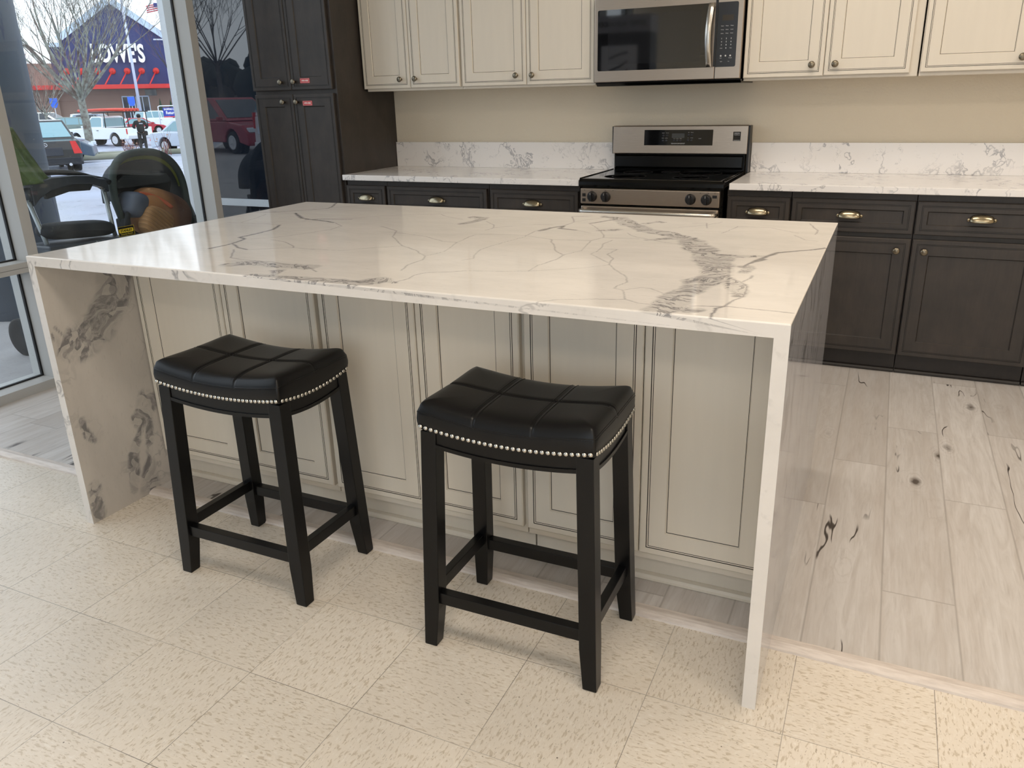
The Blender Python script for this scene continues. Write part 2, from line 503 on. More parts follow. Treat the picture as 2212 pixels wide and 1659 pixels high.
def glass(name, tint=(0.95, 0.98, 0.985), dirt=0.035):
    t = NT(name)
    out = t.n['Material Output']
    t.n.remove(t.b)
    tr = t.node('ShaderNodeBsdfTransparent'); tr.inputs[0].default_value = tint + (1,)
    gl = t.node('ShaderNodeBsdfGlossy'); gl.inputs['Roughness'].default_value = 0.02; gl.inputs['Color'].default_value = (0.9, 0.95, 1, 1)
    df = t.node('ShaderNodeBsdfDiffuse'); df.inputs[0].default_value = (0.75, 0.78, 0.8, 1)
    geo = t.node('ShaderNodeNewGeometry')
    dt = t.node('ShaderNodeVectorMath', operation='DOT_PRODUCT'); t.l.new(geo.outputs['Normal'], dt.inputs[0]); t.l.new(geo.outputs['Incoming'], dt.inputs[1])
    om = t.math('SUBTRACT', 1.0, t.math('ABSOLUTE', dt.outputs['Value']), clamp=True)
    fres = t.math('MULTIPLY_ADD', t.math('POWER', om, 5.0), 0.96, 0.035)
    m1 = t.node('ShaderNodeMixShader'); t.l.new(fres, m1.inputs[0]); t.l.new(tr.outputs[0], m1.inputs[1]); t.l.new(gl.outputs[0], m1.inputs[2])
    sp = t.ramp(t.noise(t.pos(), 130, 2, 0.5), [(0.70, 0.0), (0.74, dirt * 8)])
    film = t.ramp(t.noise(t.pos(), 3, 4, 0.6), [(0.4, 0.0), (0.8, dirt)])
    m2 = t.node('ShaderNodeMixShader'); t.l.new(t.math('MAXIMUM', sp, film), m2.inputs[0]); t.l.new(m1.outputs[0], m2.inputs[1]); t.l.new(df.outputs[0], m2.inputs[2])
    t.l.new(m2.outputs[0], out.inputs[0])
    return t.mat
M['glass'] = glass('window_glass')
def dark_glass():
    t = NT('dark_reflective_glass')
    sp = t.ramp(t.noise(t.pos(), 160, 2, 0.5), [(0.73, 0.0), (0.76, 1.0)])
    t.set(color=t.mix(sp, (0.010, 0.014, 0.022, 1), (0.05, 0.055, 0.06, 1)), rough=0.01, ior=1.9, spec=0.5)
    return t.mat
M['dark_glass'] = dark_glass()

def leather():
    t = NT('black_bonded_leather')
    v = t.coords('Object')
    t.set(color=t.mix(t.noise(v, 8, 3), lin((8, 8, 9)), lin((12, 12, 14))), rough=0.34, spec=0.32)
    t.bump(t.voro(v, 900), 0.08, 0.0004)
    return t.mat
M['leather'] = leather()
def black_wood():
    t = NT('black_lacquered_wood')
    v = t.coords('Object')
    sc = t.ramp(t.noise(t.mapv(v, (1, 1, 0.3)), 45, 4, 0.7), [(0.72, 0.0), (0.8, 0.4)])
    t.set(color=t.mix(sc, lin((9, 9, 10)), lin((50, 48, 46))), rough=0.3, spec=0.3)
    return t.mat
M['black_wood'] = black_wood()
M['thread'] = plain('black_stitching', (5, 5, 6), 0.8)
# ---------------------------------------------------------------- room shell
XW = -1.156          # inner face of the storefront mullions
YB = 3.15            # back wall
XR = 5.6
YF = -5.6
YS = 0.2766          # front edge of the plank floor
b = MB().box(-1.331, XR, YF, YS, -0.12, 0.0)
struct('floor', b, M['vct'])
b = MB().box(-1.331, XR, YS + 0.035, YB, -0.12, 0.008)
struct('floor_planks', b, M['planks']).name = 'floor_planks'
# whitewashed reducer strip between the two floors (left of, under and right of the island)
def plank_strip_mat():
    t = NT('whitewashed_reducer_strip')
    g = t.noise(t.mapv(t.pos(), (0.15, 1, 1)), 90, 4, 0.6)
    k = t.voro(t.mapv(t.pos(), (1.4, 5, 5)), 1.5)
    c = t.mix(t.ramp(g, [(0.4, 0.0), (0.7, 0.6)]), lin((222, 212, 204)), lin((180, 168, 160)))
    c = t.mix(t.ramp(t.math('ADD', k, t.math('MULTIPLY', t.noise(t.pos(), 50, 2), 0.05)), [(0.07, 0.8), (0.13, 0.0)]), c, lin((110, 98, 90)))
    t.set(color=c, rough=0.35)
    return t.mat
M['strip'] = plank_strip_mat()
def strip(x0, x1):
    return MB().prism([(YS, 0.0), (YS + 0.002, 0.006), (YS + 0.012, 0.0115), (YS + 0.022, 0.0135), (YS + 0.042, 0.0125), (YS + 0.044, 0.008), (YS + 0.044, 0.0)], x0, x1, 'x', 0, None)
struct('trim_1', strip(-1.156, 0.1845), M['strip'])
struct('trim_2', strip(0.2141, 2.3429), M['strip'])
struct('trim_3', strip(2.3725, XR), M['strip'])

struct('wall_back', MB().box(-1.331, XR + 0.1, YB, YB + 0.12, -0.12, CEIL), M['wall'])
struct('wall_right', MB().box(XR, XR + 0.12, YF, YB, -0.12, CEIL), M['wall'])
struct('ceiling', MB().box(-1.5, XR + 0.12, YF - 0.2, YB + 0.12, CEIL, CEIL + 0.15), M['ceiling'])
for (x0, x1) in ((-1.331, 0.3), (5.2, XR)):
    struct('wall_front', MB().box(x0, x1, YF - 0.12, YF, -0.12, CEIL), M['wall'])

# ceiling lights (troffers)
proto = None
for i, (lx, ly) in enumerate(LAMPS):
    if proto is None:
        proto = thing('ceiling_light', 'x', 'ceiling light', (lx, ly, CEIL - 0.02))
        fr = MB()
        for s in (-1, 1):
            fr.box(-0.62, 0.62, s * 0.32 - 0.02, s * 0.32 + 0.02, -0.012, 0.019)
            fr.box(s * 0.62 - 0.02, s * 0.62 + 0.02, -0.30, 0.30, -0.012, 0.019)
        fr.build('frame', M['ceiling'], proto)
        t = NT('troffer_diffuser'); t.set(color=(0.9, 0.9, 0.85, 1), emit=(1.0, 0.86, 0.68, 1), es=2.2)
        MB().box(-0.6, 0.6, -0.3, 0.3, 0.0, 0.018).build('diffuser', t.mat, proto)
        o = proto
    else:
        o = copy_tree(proto); o.location = (lx, ly, CEIL - 0.02)
    o['label'] = 'recessed rectangular ceiling light with a warm white diffuser'
    o['group'] = 'recessed ceiling lights above the showroom'

# storefront window wall on the left: mullions every 1.205 m, glass, rail at 0.62 m
def storefront_bay(n, y0, y1, left=False):
    """one glazed bay between mullion centres y0..y1 in the plane x = XW"""
    w = thing('window_%d' % n, None, None, (XW, y0, 0)); del_k(w); w['kind'] = 'structure'
    L = y1 - y0
    fr = MB()
    d0, d1 = -0.175, 0.0
    fr.box(d0, d1, -0.0255, 0.0255, -0.12, CEIL)                       # mullion
    fr.box(d0, d1, 0.0255, L - 0.0255, -0.12, 0.052)                   # sill
    fr.box(d0 + 0.06, d1 - 0.002, 0.0255, L - 0.0255, 0.588, 0.637)           # rail
    fr.box(d0, d1, 0.0255, L - 0.0255, CEIL - 0.10, CEIL)
    fr.box(d1 - 0.002, d1 - 0.0005, 0.0255, L - 0.0255, 0.611, 0.612, 1)
    fr.build('window_frame', [M['alu'], M['gasket']], w, bevel=0.0012, seg=1)
    g = MB()
    for (z0, z1) in ((0.052, 0.588), (0.637, CEIL - 0.10)):
        a = -0.099
        g.box(a - 0.007, a + 0.007, 0.0255, 0.034, z0, z1)
        g.box(a - 0.007, a + 0.007, L - 0.034, L - 0.0255, z0, z1)
        g.box(a - 0.007, a + 0.007, 0.034, L - 0.034, z0, z0 + 0.007)
        g.box(a - 0.007, a + 0.007, 0.034, L - 0.034, z1 - 0.007, z1)
    g.build('gasket', M['gasket'], w)
    for (z0, z1) in ((0.052, 0.588), (0.637, CEIL - 0.10)):
        MB().box(-0.102, -0.096, 0.034, L - 0.034, z0 + 0.007, z1 - 0.007).build('pane', M['glass'], w)
    return w
def del_k(o):
    for k in ('label', 'category'):
        if k in o: del o[k]
ys = [0.955 - 1.2055 * k for k in (5, 4, 3, 2, 1)] + [0.955, 2.1605]
for k in range(len(ys) - 1):
    storefront_bay(k + 1, ys[k], ys[k + 1])
storefront_bay(7, 2.1605, 3.1245)
# glazed front behind the camera
wf = bpy.data.objects.new('window_8', None); COL.objects.link(wf); wf['kind'] = 'structure'; wf.location = (0, YF, 0)
fr = MB()
for k in range(5):
    x = 0.32 + 1.22 * k
    fr.box(x - 0.0255, x + 0.0255, -0.114, 0, -0.12, CEIL)
for (z0, z1) in ((-0.12, 0.06), (0.594, 0.643), (CEIL - 0.1, CEIL)):
    fr.box(0.3, 5.2, -0.113, -0.001, z0, z1)
fr.build('window_frame', M['alu'], wf)
MB().box(0.3, 5.2, -0.063, -0.057, 0.06, CEIL - 0.1).build('pane', M['glass'], wf)

# the jog of the storefront outside: dark glass facing the parking lot, seen past the last mullion
w9 = bpy.data.objects.new('window_9', None); COL.objects.link(w9); w9['kind'] = 'structure'; w9.location = (-1.332, 3.0, 0)
fr = MB()
fr.box(-0.924, -0.829, -0.05, 0.06, -0.2, 4.0)
fr.box(-0.829, 0.0, -0.004, 0.06, 0.610, 0.660)
fr.box(-0.829, 0.0, -0.004, 0.06, -0.2, 0.03)
fr.box(-0.829, 0.0, -0.004, 0.06, 3.6, 4.0)
fr.build('window_frame', plain('white_aluminium_exterior', (222, 226, 230), 0.5), w9, bevel=0.001, seg=1)
MB().box(-0.829, 0.0, 0.012, 0.022, 0.03, 0.610).build('pane', M['dark_glass'], w9)
MB().box(-0.829, 0.0, 0.012, 0.022, 0.660, 3.6).build('pane', M['dark_glass'], w9)
MB().box(-0.829, 0.0, 0.06, 0.30, -0.2, 4.0).build('backing', M['black_void'], w9)

# ---------------------------------------------------------------- cabinet parts
def rect_ring(mb, rings, w, h, mats, off=(0, 0)):
    """concentric rectangles (inset, depth); mats[i] = material of the strip between ring i and i+1"""
    vs = []
    for (ins, d) in rings:
        vs += [(ins, d, ins), (w - ins, d, ins), (w - ins, d, h - ins), (ins, d, h - ins)]
    vs = [(x + off[0], y, z + off[1]) for x, y, z in vs]
    for i in range(len(rings) - 1):
        a, c = 4 * i, 4 * (i + 1)
        mb.add(vs, [(a + k, a + (k + 1) % 4, c + (k + 1) % 4, c + k) for k in range(4)], mats[i])
    a = 4 * (len(rings) - 1)
    mb.add(vs, [(a, a + 1, a + 2, a + 3)], mats[-1])
    mb.add(vs, [(3, 2, 1, 0)], mats[0])

def door_mb(w, h, stile=0.073, small=False):
    mb = MB()
    g1, g2 = (0.019, 0.0245)
    rings = [(0.0, 0.020), (0.0, 0.003), (0.003, 0.0), (g1, 0.0), (g1 + 0.0003, 0.0022), (g1 + 0.0020, 0.0022), (g1 + 0.0023, 0.0004),
             (g2, 0.0004), (g2 + 0.0003, 0.0018), (g2 + 0.0014, 0.0018), (g2 + 0.0017, 0.0004), (stile - 0.003, 0.0004), (stile, 0.0052), (stile + 0.0016, 0.0062)]
    mats = [0, 0, 0, 1, 1, 0, 0, 1, 1, 0, 0, 0, 1, 0]
    # last entries: ring 12->13 is the glazed corner line, centre is the flat panel
    mats = [0, 0, 0, 1, 1, 1, 0, 1, 1, 1, 0, 0, 1, 0]
    rect_ring(mb, rings, w, h, mats)
    return mb

def knob_mb(ribbed=False):
    mb = MB()
    R = Matrix.Rotation(PI / 2, 4, 'X')      # lathe axis -> -Y
    mb.lathe([(0.0075, -0.001), (0.0065, 0.004), (0.0055, 0.012), (0.008, 0.016), (0.0145, 0.019), (0.0160, 0.0225), (0.0148, 0.026), (0.010, 0.0285), (0.0, 0.0295)], 24, 0, R)
    return mb

def cup_mb():
    """bin pull: half-shell open at the bottom with two ears"""
    mb = MB()
    W2, H, D = 0.047, 0.026, 0.023
    def F(u, v):
        a = PI * u                       # across
        bb = PI / 2 * v                  # from wall (0) to front bottom lip
        x = -W2 * math.cos(a) * (1.0 if v < 1 else 1.0)
        s = math.sin(a) ** 0.55
        return (x, -D * math.sin(bb) * s, -0.006 + H * math.cos(bb) * s - 0.008 * math.sin(bb) * s)
    mb.grid(F, 28, 10)
    for s in (-1, 1):
        mb.lathe([(0.0075, 0.0), (0.0075, 0.0018), (0.004, 0.003), (0.0, 0.0032)], 14, 0, Matrix.Translation((s * 0.051, 0, -0.004)) @ Matrix.Rotation(PI / 2, 4, 'X'))
    return mb
KNOB = knob_mb().mesh('knob', M['pewter'])
CUP = cup_mb().mesh('cup_pull', M['cup'])
def put_mesh(name, me, parent, loc, solid=0.0):
    o = bpy.data.objects.new(name, me); COL.objects.link(o); o.parent = parent; o.location = loc
    if solid:
        m = o.modifiers.new('solid', 'SOLIDIFY'); m.thickness = solid
    return o

def label_tag(parent, x, z, txt='OPEN HERE', w=0.070, h=0.027):
    mb = MB().box(x, x + w, -0.0012, 0.0, z, z + h, 0)
    e = 0.0025
    for (a0, a1, c0, c1) in ((x + e, x + w - e, z + e, z + e + 0.0008), (x + e, x + w - e, z + h - e - 0.0008, z + h - e), (x + e, x + e + 0.0008, z + e, z + h - e), (x + w - e - 0.0008, x + w - e, z + e, z + h - e)):
        mb.box(a0, a1, -0.0014, -0.0011, c0, c1, 1)
    o = mb.build('red_tag', [M['red_label'], M['white_ink']], parent)
    o['label'] = 'red tag reading OPEN HERE'
    t = text_mb(txt, 0.0125, TXZ(x + w / 2, -0.0013, z + h / 2), width=w * 0.72, bold=0.0003)
    t.build('lettering', M['white_ink'], o, fix=False)
    return o

def cabinet(name, label, cat, x0, x1, yf, yb, z0, z1, doors, wood, glaze, group=None, drawers=(), body=(0.001, 0.001), toe=None, shoe=None, extra=None):
    """doors: (xa, xb, za, zb, knob x, knob z, tag) in world coordinates; the cabinet stands at (x0, yf, 0)"""
    t = thing(name, label, cat, (x0, yf, 0), 0, group)
    bb = MB().box(body[0], x1 - x0 - body[1], 0.0215, yb - yf, z0, z1)
    bb.build('body', wood, t, bevel=0.0008, seg=1)
    if toe:
        MB().box(0.002, x1 - x0 - 0.002, toe[0] - yf, toe[0] - yf + 0.018, 0.009, z0 - 0.0005).build('toe_board', toe[1], t)
    if shoe:
        s0 = shoe[0] - yf
        MB().prism([(s0, 0.009), (s0, 0.017), (s0 + 0.004, 0.0245), (s0 + 0.013, 0.028), (s0 + 0.0165, 0.028), (s0 + 0.0165, 0.009)], 0.002, x1 - x0 - 0.002, 'x').build('shoe_moulding', shoe[1], t)
    for d in doors:
        xa, xb, za, zb = d[:4]
        dm = door_mb(xb - xa, zb - za)
        o = dm.build('door', [wood, glaze], t, fix=False, loc=(xa - x0, 0, za))
        if len(d) > 4 and d[4] is not None:
            put_mesh('knob', KNOB, o, (d[4] - xa, 0, d[5] - za))
        if len(d) > 6 and d[6]:
            label_tag(o, d[6][0] - xa, d[6][1] - za)
    for d in drawers:
        xa, xb, za, zb = d[:4]
        dm = door_mb(xb - xa, zb - za, 0.0475)
        o = dm.build('drawer', [wood, glaze], t, fix=False, loc=(xa - x0, 0, za))
        put_mesh('cup_pull', CUP, o, (d[4] - xa, 0, d[5] - za), 0.0014)
        if len(d) > 6 and d[6]:
            label_tag(o, d[6][0] - xa, d[6][1] - za)
    return t

CR = (M['cream'], M['glaze']); DK = (M['dark_wood'], M['glaze_black'])
# ---- island cabinets (their backs are door panels facing the stools)
isl = [(0.2147, 0.9825, [(0.2165, 0.6005), (0.6035, 0.9745)], 'cream island cabinet behind the left stool, next to the grey veined end panel', 0.0),
       (0.9835, 1.6605, [(0.989, 1.3265), (1.3295, 1.6535)], 'cream island cabinet in the middle between and behind the two stools', 0.0),
       (1.6615, 2.3425, [(1.668, 1.9985), (2.0015, 2.3385)], 'cream island cabinet right of centre behind the right stool, beside the right waterfall leg', 0.0)]
for (x0, x1, ds, lab, _) in isl:
    cabinet('island_cabinet', lab, 'cabinet', x0, x1, 0.375, 1.29, 0.105, 0.876, [(a, c, 0.134, 0.868) for a, c in ds], *CR, group='cream cabinets under the island top',
            toe=(0.452, M['cream']), shoe=(0.4355, M['cream']))

# ---- upper cabinets
ub = 'cream wall cabinets above the counter'
cabinet('wall_cabinet', 'cream two-door wall cabinet beside the tall charcoal pantry', 'cabinet', -0.4855, 0.1910, 2.805, 3.149, 1.370, 2.29,
        [(-0.4845, -0.1530, 1.384, 2.27, -0.214, 1.434), (-0.1500, 0.1835, 1.384, 2.27, -0.110, 1.434)], *CR, group=ub, body=(0.012, 0.0))
cabinet('wall_cabinet', 'cream two-door wall cabinet directly left of the microwave', 'cabinet', 0.1915, 1.0070, 2.805, 3.149, 1.370, 2.29,
        [(0.1990, 0.6045, 1.383, 2.27, 0.547, 1.433), (0.6075, 1.0035, 1.382, 2.27, 0.646, 1.432)], *CR, group=ub)
cabinet('wall_cabinet', 'cream two-door wall cabinet directly right of the microwave', 'cabinet', 1.7855, 2.5700, 2.805, 3.149, 1.370, 2.29,
        [(1.7865, 2.1600, 1.382, 2.27, 2.107, 1.434), (2.1630, 2.5355, 1.384, 2.27, 2.212, 1.434)], *CR, group=ub)
cabinet('wall_cabinet', 'cream wall cabinet at the right edge, one wide door with knob at its lower right', 'cabinet', 2.5750, 3.4300, 2.805, 3.149, 1.370, 2.29,
        [(2.5790, 3.0150, 1.386, 2.27, 2.974, 1.436), (3.0180, 3.4260, 1.386, 2.27, 3.060, 1.436)], *CR, group=ub)

# ---- pantry
cabinet('pantry_cabinet', 'tall charcoal pantry cabinet with four doors and red OPEN HERE tags', 'cabinet', -1.1140, -0.4960, 2.530, 3.149, 0.105, 2.42,
        [(-1.1060, -0.8130, 0.125, 1.3655, -0.881, 1.321), (-0.8100, -0.5150, 0.125, 1.3655, -0.779, 1.320, (-0.742, 1.299)),
         (-1.1130, -0.8160, 1.388, 2.40, -0.883, 1.434), (-0.8130, -0.5170, 1.388, 2.40, -0.783, 1.434, (-0.744, 1.425))], *DK,
        toe=(2.60, M['toe_dark']), shoe=(2.583, M['toe_dark']))
# ---- base cabinets on the back wall
gb = 'charcoal base cabinets along the back wall'
def base(x0, x1, lab, dr, door, knob=None, tagp=None, dz=(0.687, 0.8375)):
    cabinet('base_cabinet', lab, 'cabinet', x0, x1, 2.540, 3.149, 0.105, 0.868, [door + ((knob[0], knob[1]) if knob else (None, None))], *DK, group=gb,
            drawers=[(dr[0], dr[1], dz[0], dz[1], dr[2], 0.7660) + ((tagp,) if tagp else ())], toe=(2.598, M['toe_dark']), shoe=(2.5825, M['toe_dark']))
base(-0.4940, -0.2060, 'narrow charcoal base cabinet beside the pantry, drawer with cup pull', (-0.489, -0.2135, -0.351), (-0.489, -0.2135, 0.111, 0.665), (-0.245, 0.612))
base(-0.2055, 0.4745, 'wide charcoal base cabinet left of the range, second drawer from the pantry', (-0.1985, 0.4655, 0.139), (-0.1985, 0.4655, 0.111, 0.665), (0.43, 0.612))
base(0.4750, 1.0170, 'charcoal base cabinet just left of the range, red tag on its drawer', (0.4865, 1.0120, 0.744), (0.4865, 1.0120, 0.111, 0.665), (0.98, 0.612), (0.846, 0.698))
base(1.7900, 2.0950, 'narrow charcoal base cabinet just right of the range', (1.796, 2.0910, 1.943), (1.796, 2.0910, 0.111, 0.665), (2.055, 0.612))
base(2.0960, 2.6370, 'charcoal base cabinet right of the island end, knob at its upper right', (2.1020, 2.6330, 2.360), (2.1020, 2.6330, 0.111, 0.665), (2.577, 0.612))
base(2.6375, 3.1700, 'charcoal base cabinet at the right edge, knob at its upper left', (2.6410, 3.1660, 2.901), (2.6410, 3.1660, 0.111, 0.665), (2.692, 0.613))
base(3.1710, 3.7100, 'charcoal base cabinet cut by the right edge of the picture', (3.1750, 3.7050, 3.44), (3.1750, 3.7050, 0.111, 0.665), (3.65, 0.612))
# ---- countertops with backsplash
def counter(lab, x0, x1):
    t = thing('countertop', lab, 'countertop', (x0, 2.5165, 0.8685))
    MB().box(0, x1 - x0, 0, 0.6325, 0, 0.0317).build('slab', M['quartz'], t, bevel=0.003)
    MB().box(0, x1 - x0, 0.6125, 0.6325, 0.0319, 0.1865).build('backsplash', M['quartz'], t, bevel=0.001, seg=1)
counter('white thinly veined countertop with backsplash between the pantry and the range', -0.4950, 1.0240)
counter('white thinly veined countertop with backsplash to the right of the range', 1.8040, 4.2)

# ---------------------------------------------------------------- island top with waterfall legs
VEINS=[(2,0,[(0.191,1.013),(0.266,1.016),(0.384,1.031),(0.509,0.92),(0.565,0.906),(0.699,0.87),(0.774,0.808),(0.784,0.731),(0.749,0.633),(0.703,0.536),(0.647,0.496)]),(9,0,[(0.384,1.031),(0.509,0.92),(0.565,0.906),(0.655,0.886),(0.695,0.869)]),(5,0,[(0.189,0.995),(0.31,1.062),(0.387,1.136),(0.427,1.182),(0.412,1.233),(0.354,1.334)]),(3,0,[(0.429,1.212),(0.477,1.25),(0.523,1.327)]),(6,0,[(0.543,0.899),(0.591,0.928),(0.709,0.955)]),(2,0,[(0.35,0.77),(0.32,0.883),(0.288,0.971)]),(1.5,0,[(0.296,0.755),(0.459,0.773),(0.535,0.766)]),(8,0,[(0.535,0.766),(0.584,0.673),(0.59,0.585),(0.586,0.512),(0.627,0.49),(0.651,0.408),(0.652,0.366),(0.644,0.322)]),(5,0,[(0.651,0.408),(0.726,0.358),(0.773,0.343)]),(1.5,0,[(0.773,0.343),(0.891,0.41),(0.98,0.408),(1.065,0.419),(1.125,0.483),(1.201,0.537)]),(2.5,0,[(0.719,0.507),(0.795,0.485),(0.874,0.435),(0.891,0.41)]),(1.5,0,[(0.52,0.79),(0.572,0.863)]),(2,0,[(0.912,0.848),(1.028,0.773),(1.075,0.672),(1.201,0.537),(1.272,0.49),(1.347,0.422),(1.371,0.369),(1.367,0.301),(1.39,0.231)]),(1.5,0,[(1.045,0.746),(1.183,0.704),(1.278,0.644),(1.33,0.639),(1.328,0.681)]),(1.5,0,[(1.347,0.422),(1.369,0.493),(1.33,0.639)]),(1.5,0,[(0.701,0.974),(0.767,1.054),(0.838,1.106),(0.977,1.16),(1.013,1.123),(1.122,1.062)]),(2.5,0,[(1.448,0.109),(1.46,0.153),(1.455,0.194),(1.467,0.23),(1.548,0.276)]),(3,0,[(0.846,0.181),(0.898,0.198),(0.973,0.214),(1.076,0.197),(1.128,0.191),(1.186,0.148)]),(3,0,[(0.734,0.33),(0.821,0.226),(0.863,0.213),(0.947,0.214)]),(38,1,[(0.896,0.147),(0.939,0.186),(1.019,0.179),(1.062,0.185),(1.125,0.19)]),(22,1,[(1.08,0.128),(1.108,0.077),(1.065,0.048),(1.038,0.039)]),(42,1,[(1.059,0.046),(1.161,0.059),(1.26,0.072),(1.354,0.064),(1.404,0.114)]),(16,1,[(1.404,0.114),(1.448,0.109)]),(2,0,[(1.323,0.691),(1.318,0.78),(1.365,0.81),(1.479,0.816),(1.581,0.774),(1.709,0.788),(1.73,0.848),(1.838,0.859)]),(2,0,[(1.483,0.806),(1.479,0.899),(1.486,0.963)]),(1.5,0,[(1.488,0.796),(1.466,0.671),(1.453,0.557),(1.475,0.472),(1.495,0.434),(1.479,0.403)]),(2,0,[(1.584,0.771),(1.628,0.69),(1.668,0.606),(1.713,0.557),(1.719,0.49),(1.701,0.403),(1.706,0.328)]),(1.5,0,[(1.713,0.557),(1.738,0.628),(1.709,0.788)]),(1.5,0,[(1.545,0.282),(1.649,0.307),(1.706,0.328),(1.83,0.414),(1.872,0.467),(1.963,0.337),(1.977,0.289),(1.966,0.223),(1.99,0.213),(2.021,0.132),(2.059,0.109),(2.104,0.117)]),(1.5,0,[(1.862,0.495),(1.781,0.587),(1.783,0.67),(1.83,0.676),(1.824,0.601),(1.857,0.551),(1.872,0.467)]),(1.5,0,[(1.783,0.67),(1.762,0.752),(1.77,0.817)]),(1.5,0,[(1.99,0.213),(2.028,0.25),(2.045,0.25),(2.096,0.197)]),(1.5,0,[(1.845,0.044),(1.885,0.079),(1.942,0.107),(2.021,0.132)]),(2,0,[(1.773,0.951),(1.822,0.887),(1.918,0.831),(1.994,0.804)]),(2,0,[(1.594,1.098),(1.653,1.012),(1.709,0.909),(1.73,0.848)]),(9,0,[(1.489,0.914),(1.503,0.981),(1.526,1.031),(1.536,0.973),(1.596,0.958)]),(1.5,0,[(1.596,0.958),(1.666,0.919)]),(1.5,0,[(1.41,1.038),(1.482,1.034)]),(8,0,[(1.592,1.103),(1.623,1.161),(1.647,1.219)]),(3,0,[(1.526,1.031),(1.53,1.121),(1.477,1.236),(1.542,1.269)]),(2,0,[(1.53,1.121),(1.581,1.22),(1.603,1.271)]),(26,1,[(1.591,1.267),(1.636,1.25),(1.661,1.243)]),(20,1,[(1.68,0.971),(1.727,1.009)]),(46,1,[(1.661,1.243),(1.712,1.146),(1.764,1.082),(1.816,1.011),(1.898,0.977)]),(18,1,[(1.777,1.151),(1.8,1.198),(1.823,1.191)]),(24,1,[(1.877,0.849),(1.919,0.894),(1.986,0.915)]),(32,1,[(1.898,0.977),(1.967,0.92),(2.013,0.87)]),(60,1,[(2.004,0.867),(2.034,0.778),(2.067,0.714),(2.105,0.64),(2.137,0.554)]),(26,1,[(1.132,1.125),(1.185,1.125),(1.183,1.036),(1.168,0.976)]),(2,0,[(1.224,1.048),(1.286,0.983),(1.313,0.925),(1.312,0.874)]),(2,0,[(1.313,0.925),(1.36,0.973)]),(2,0,[(1.923,1.206),(1.968,1.219),(1.992,1.111)]),(1.5,0,[(1.903,1.11),(1.976,1.177),(2.011,1.258)]),(52,1,[(2.104,0.587),(2.133,0.539),(2.151,0.463),(2.151,0.412),(2.145,0.343),(2.131,0.27),(2.124,0.208)]),(50,1,[(2.124,0.208),(2.127,0.148),(2.123,0.099),(2.111,0.058)]),(30,1,[(2.163,0.403),(2.192,0.383),(2.223,0.346)]),(30,1,[(2.223,0.346),(2.233,0.288),(2.238,0.248)]),(3,0,[(2.165,0.123),(2.23,0.143),(2.298,0.142),(2.369,0.137)]),(5,0,[(2.23,0.143),(2.216,0.123),(2.221,0.088),(2.217,0.078),(2.222,0.041)]),(3.5,0,[(2.23,0.143),(2.239,0.202),(2.252,0.232),(2.248,0.283),(2.246,0.337),(2.217,0.385),(2.179,0.415)]),(3,0,[(2.228,0.377),(2.239,0.448)]),(9,0,[(2.236,0.66),(2.218,0.617),(2.208,0.592),(2.201,0.554)]),(26,1,[(2.201,0.554),(2.219,0.526),(2.215,0.484)]),(30,1,[(2.159,0.093),(2.174,0.085),(2.185,0.093)]),(9,0,[(2.211,0.598),(2.23,0.679),(2.254,0.756),(2.306,0.804),(2.373,0.867)]),(22,1,[(2.122,0.684),(2.176,0.681),(2.227,0.698)]),(2,0,[(2.055,1.033),(2.079,1.179),(2.178,1.179),(2.274,1.098)]),(2,0,[(2.287,1.299),(2.324,1.167),(2.325,1.087)]),(2,0,[(2.267,1.057),(2.306,0.982),(2.341,0.969)])]
X0, X1, YI0, YI1, HT, TH = 0.1845, 2.3725, 0.0499, 1.3455, 0.9066, 0.0296
def vnoise(x, y, f, seed):
    rs = np.random.RandomState(seed)
    out = np.zeros_like(x)
    for k in range(7):
        a = rs.uniform(0, 2 * PI); ff = f * rs.uniform(0.6, 1.6); ph = rs.uniform(0, 6.28)
        out += np.sin((x * math.cos(a) + y * math.sin(a)) * ff + ph + 1.3 * np.sin((y * math.cos(a) - x * math.sin(a)) * ff * 0.7 + ph * 2))
    return out / 7.0
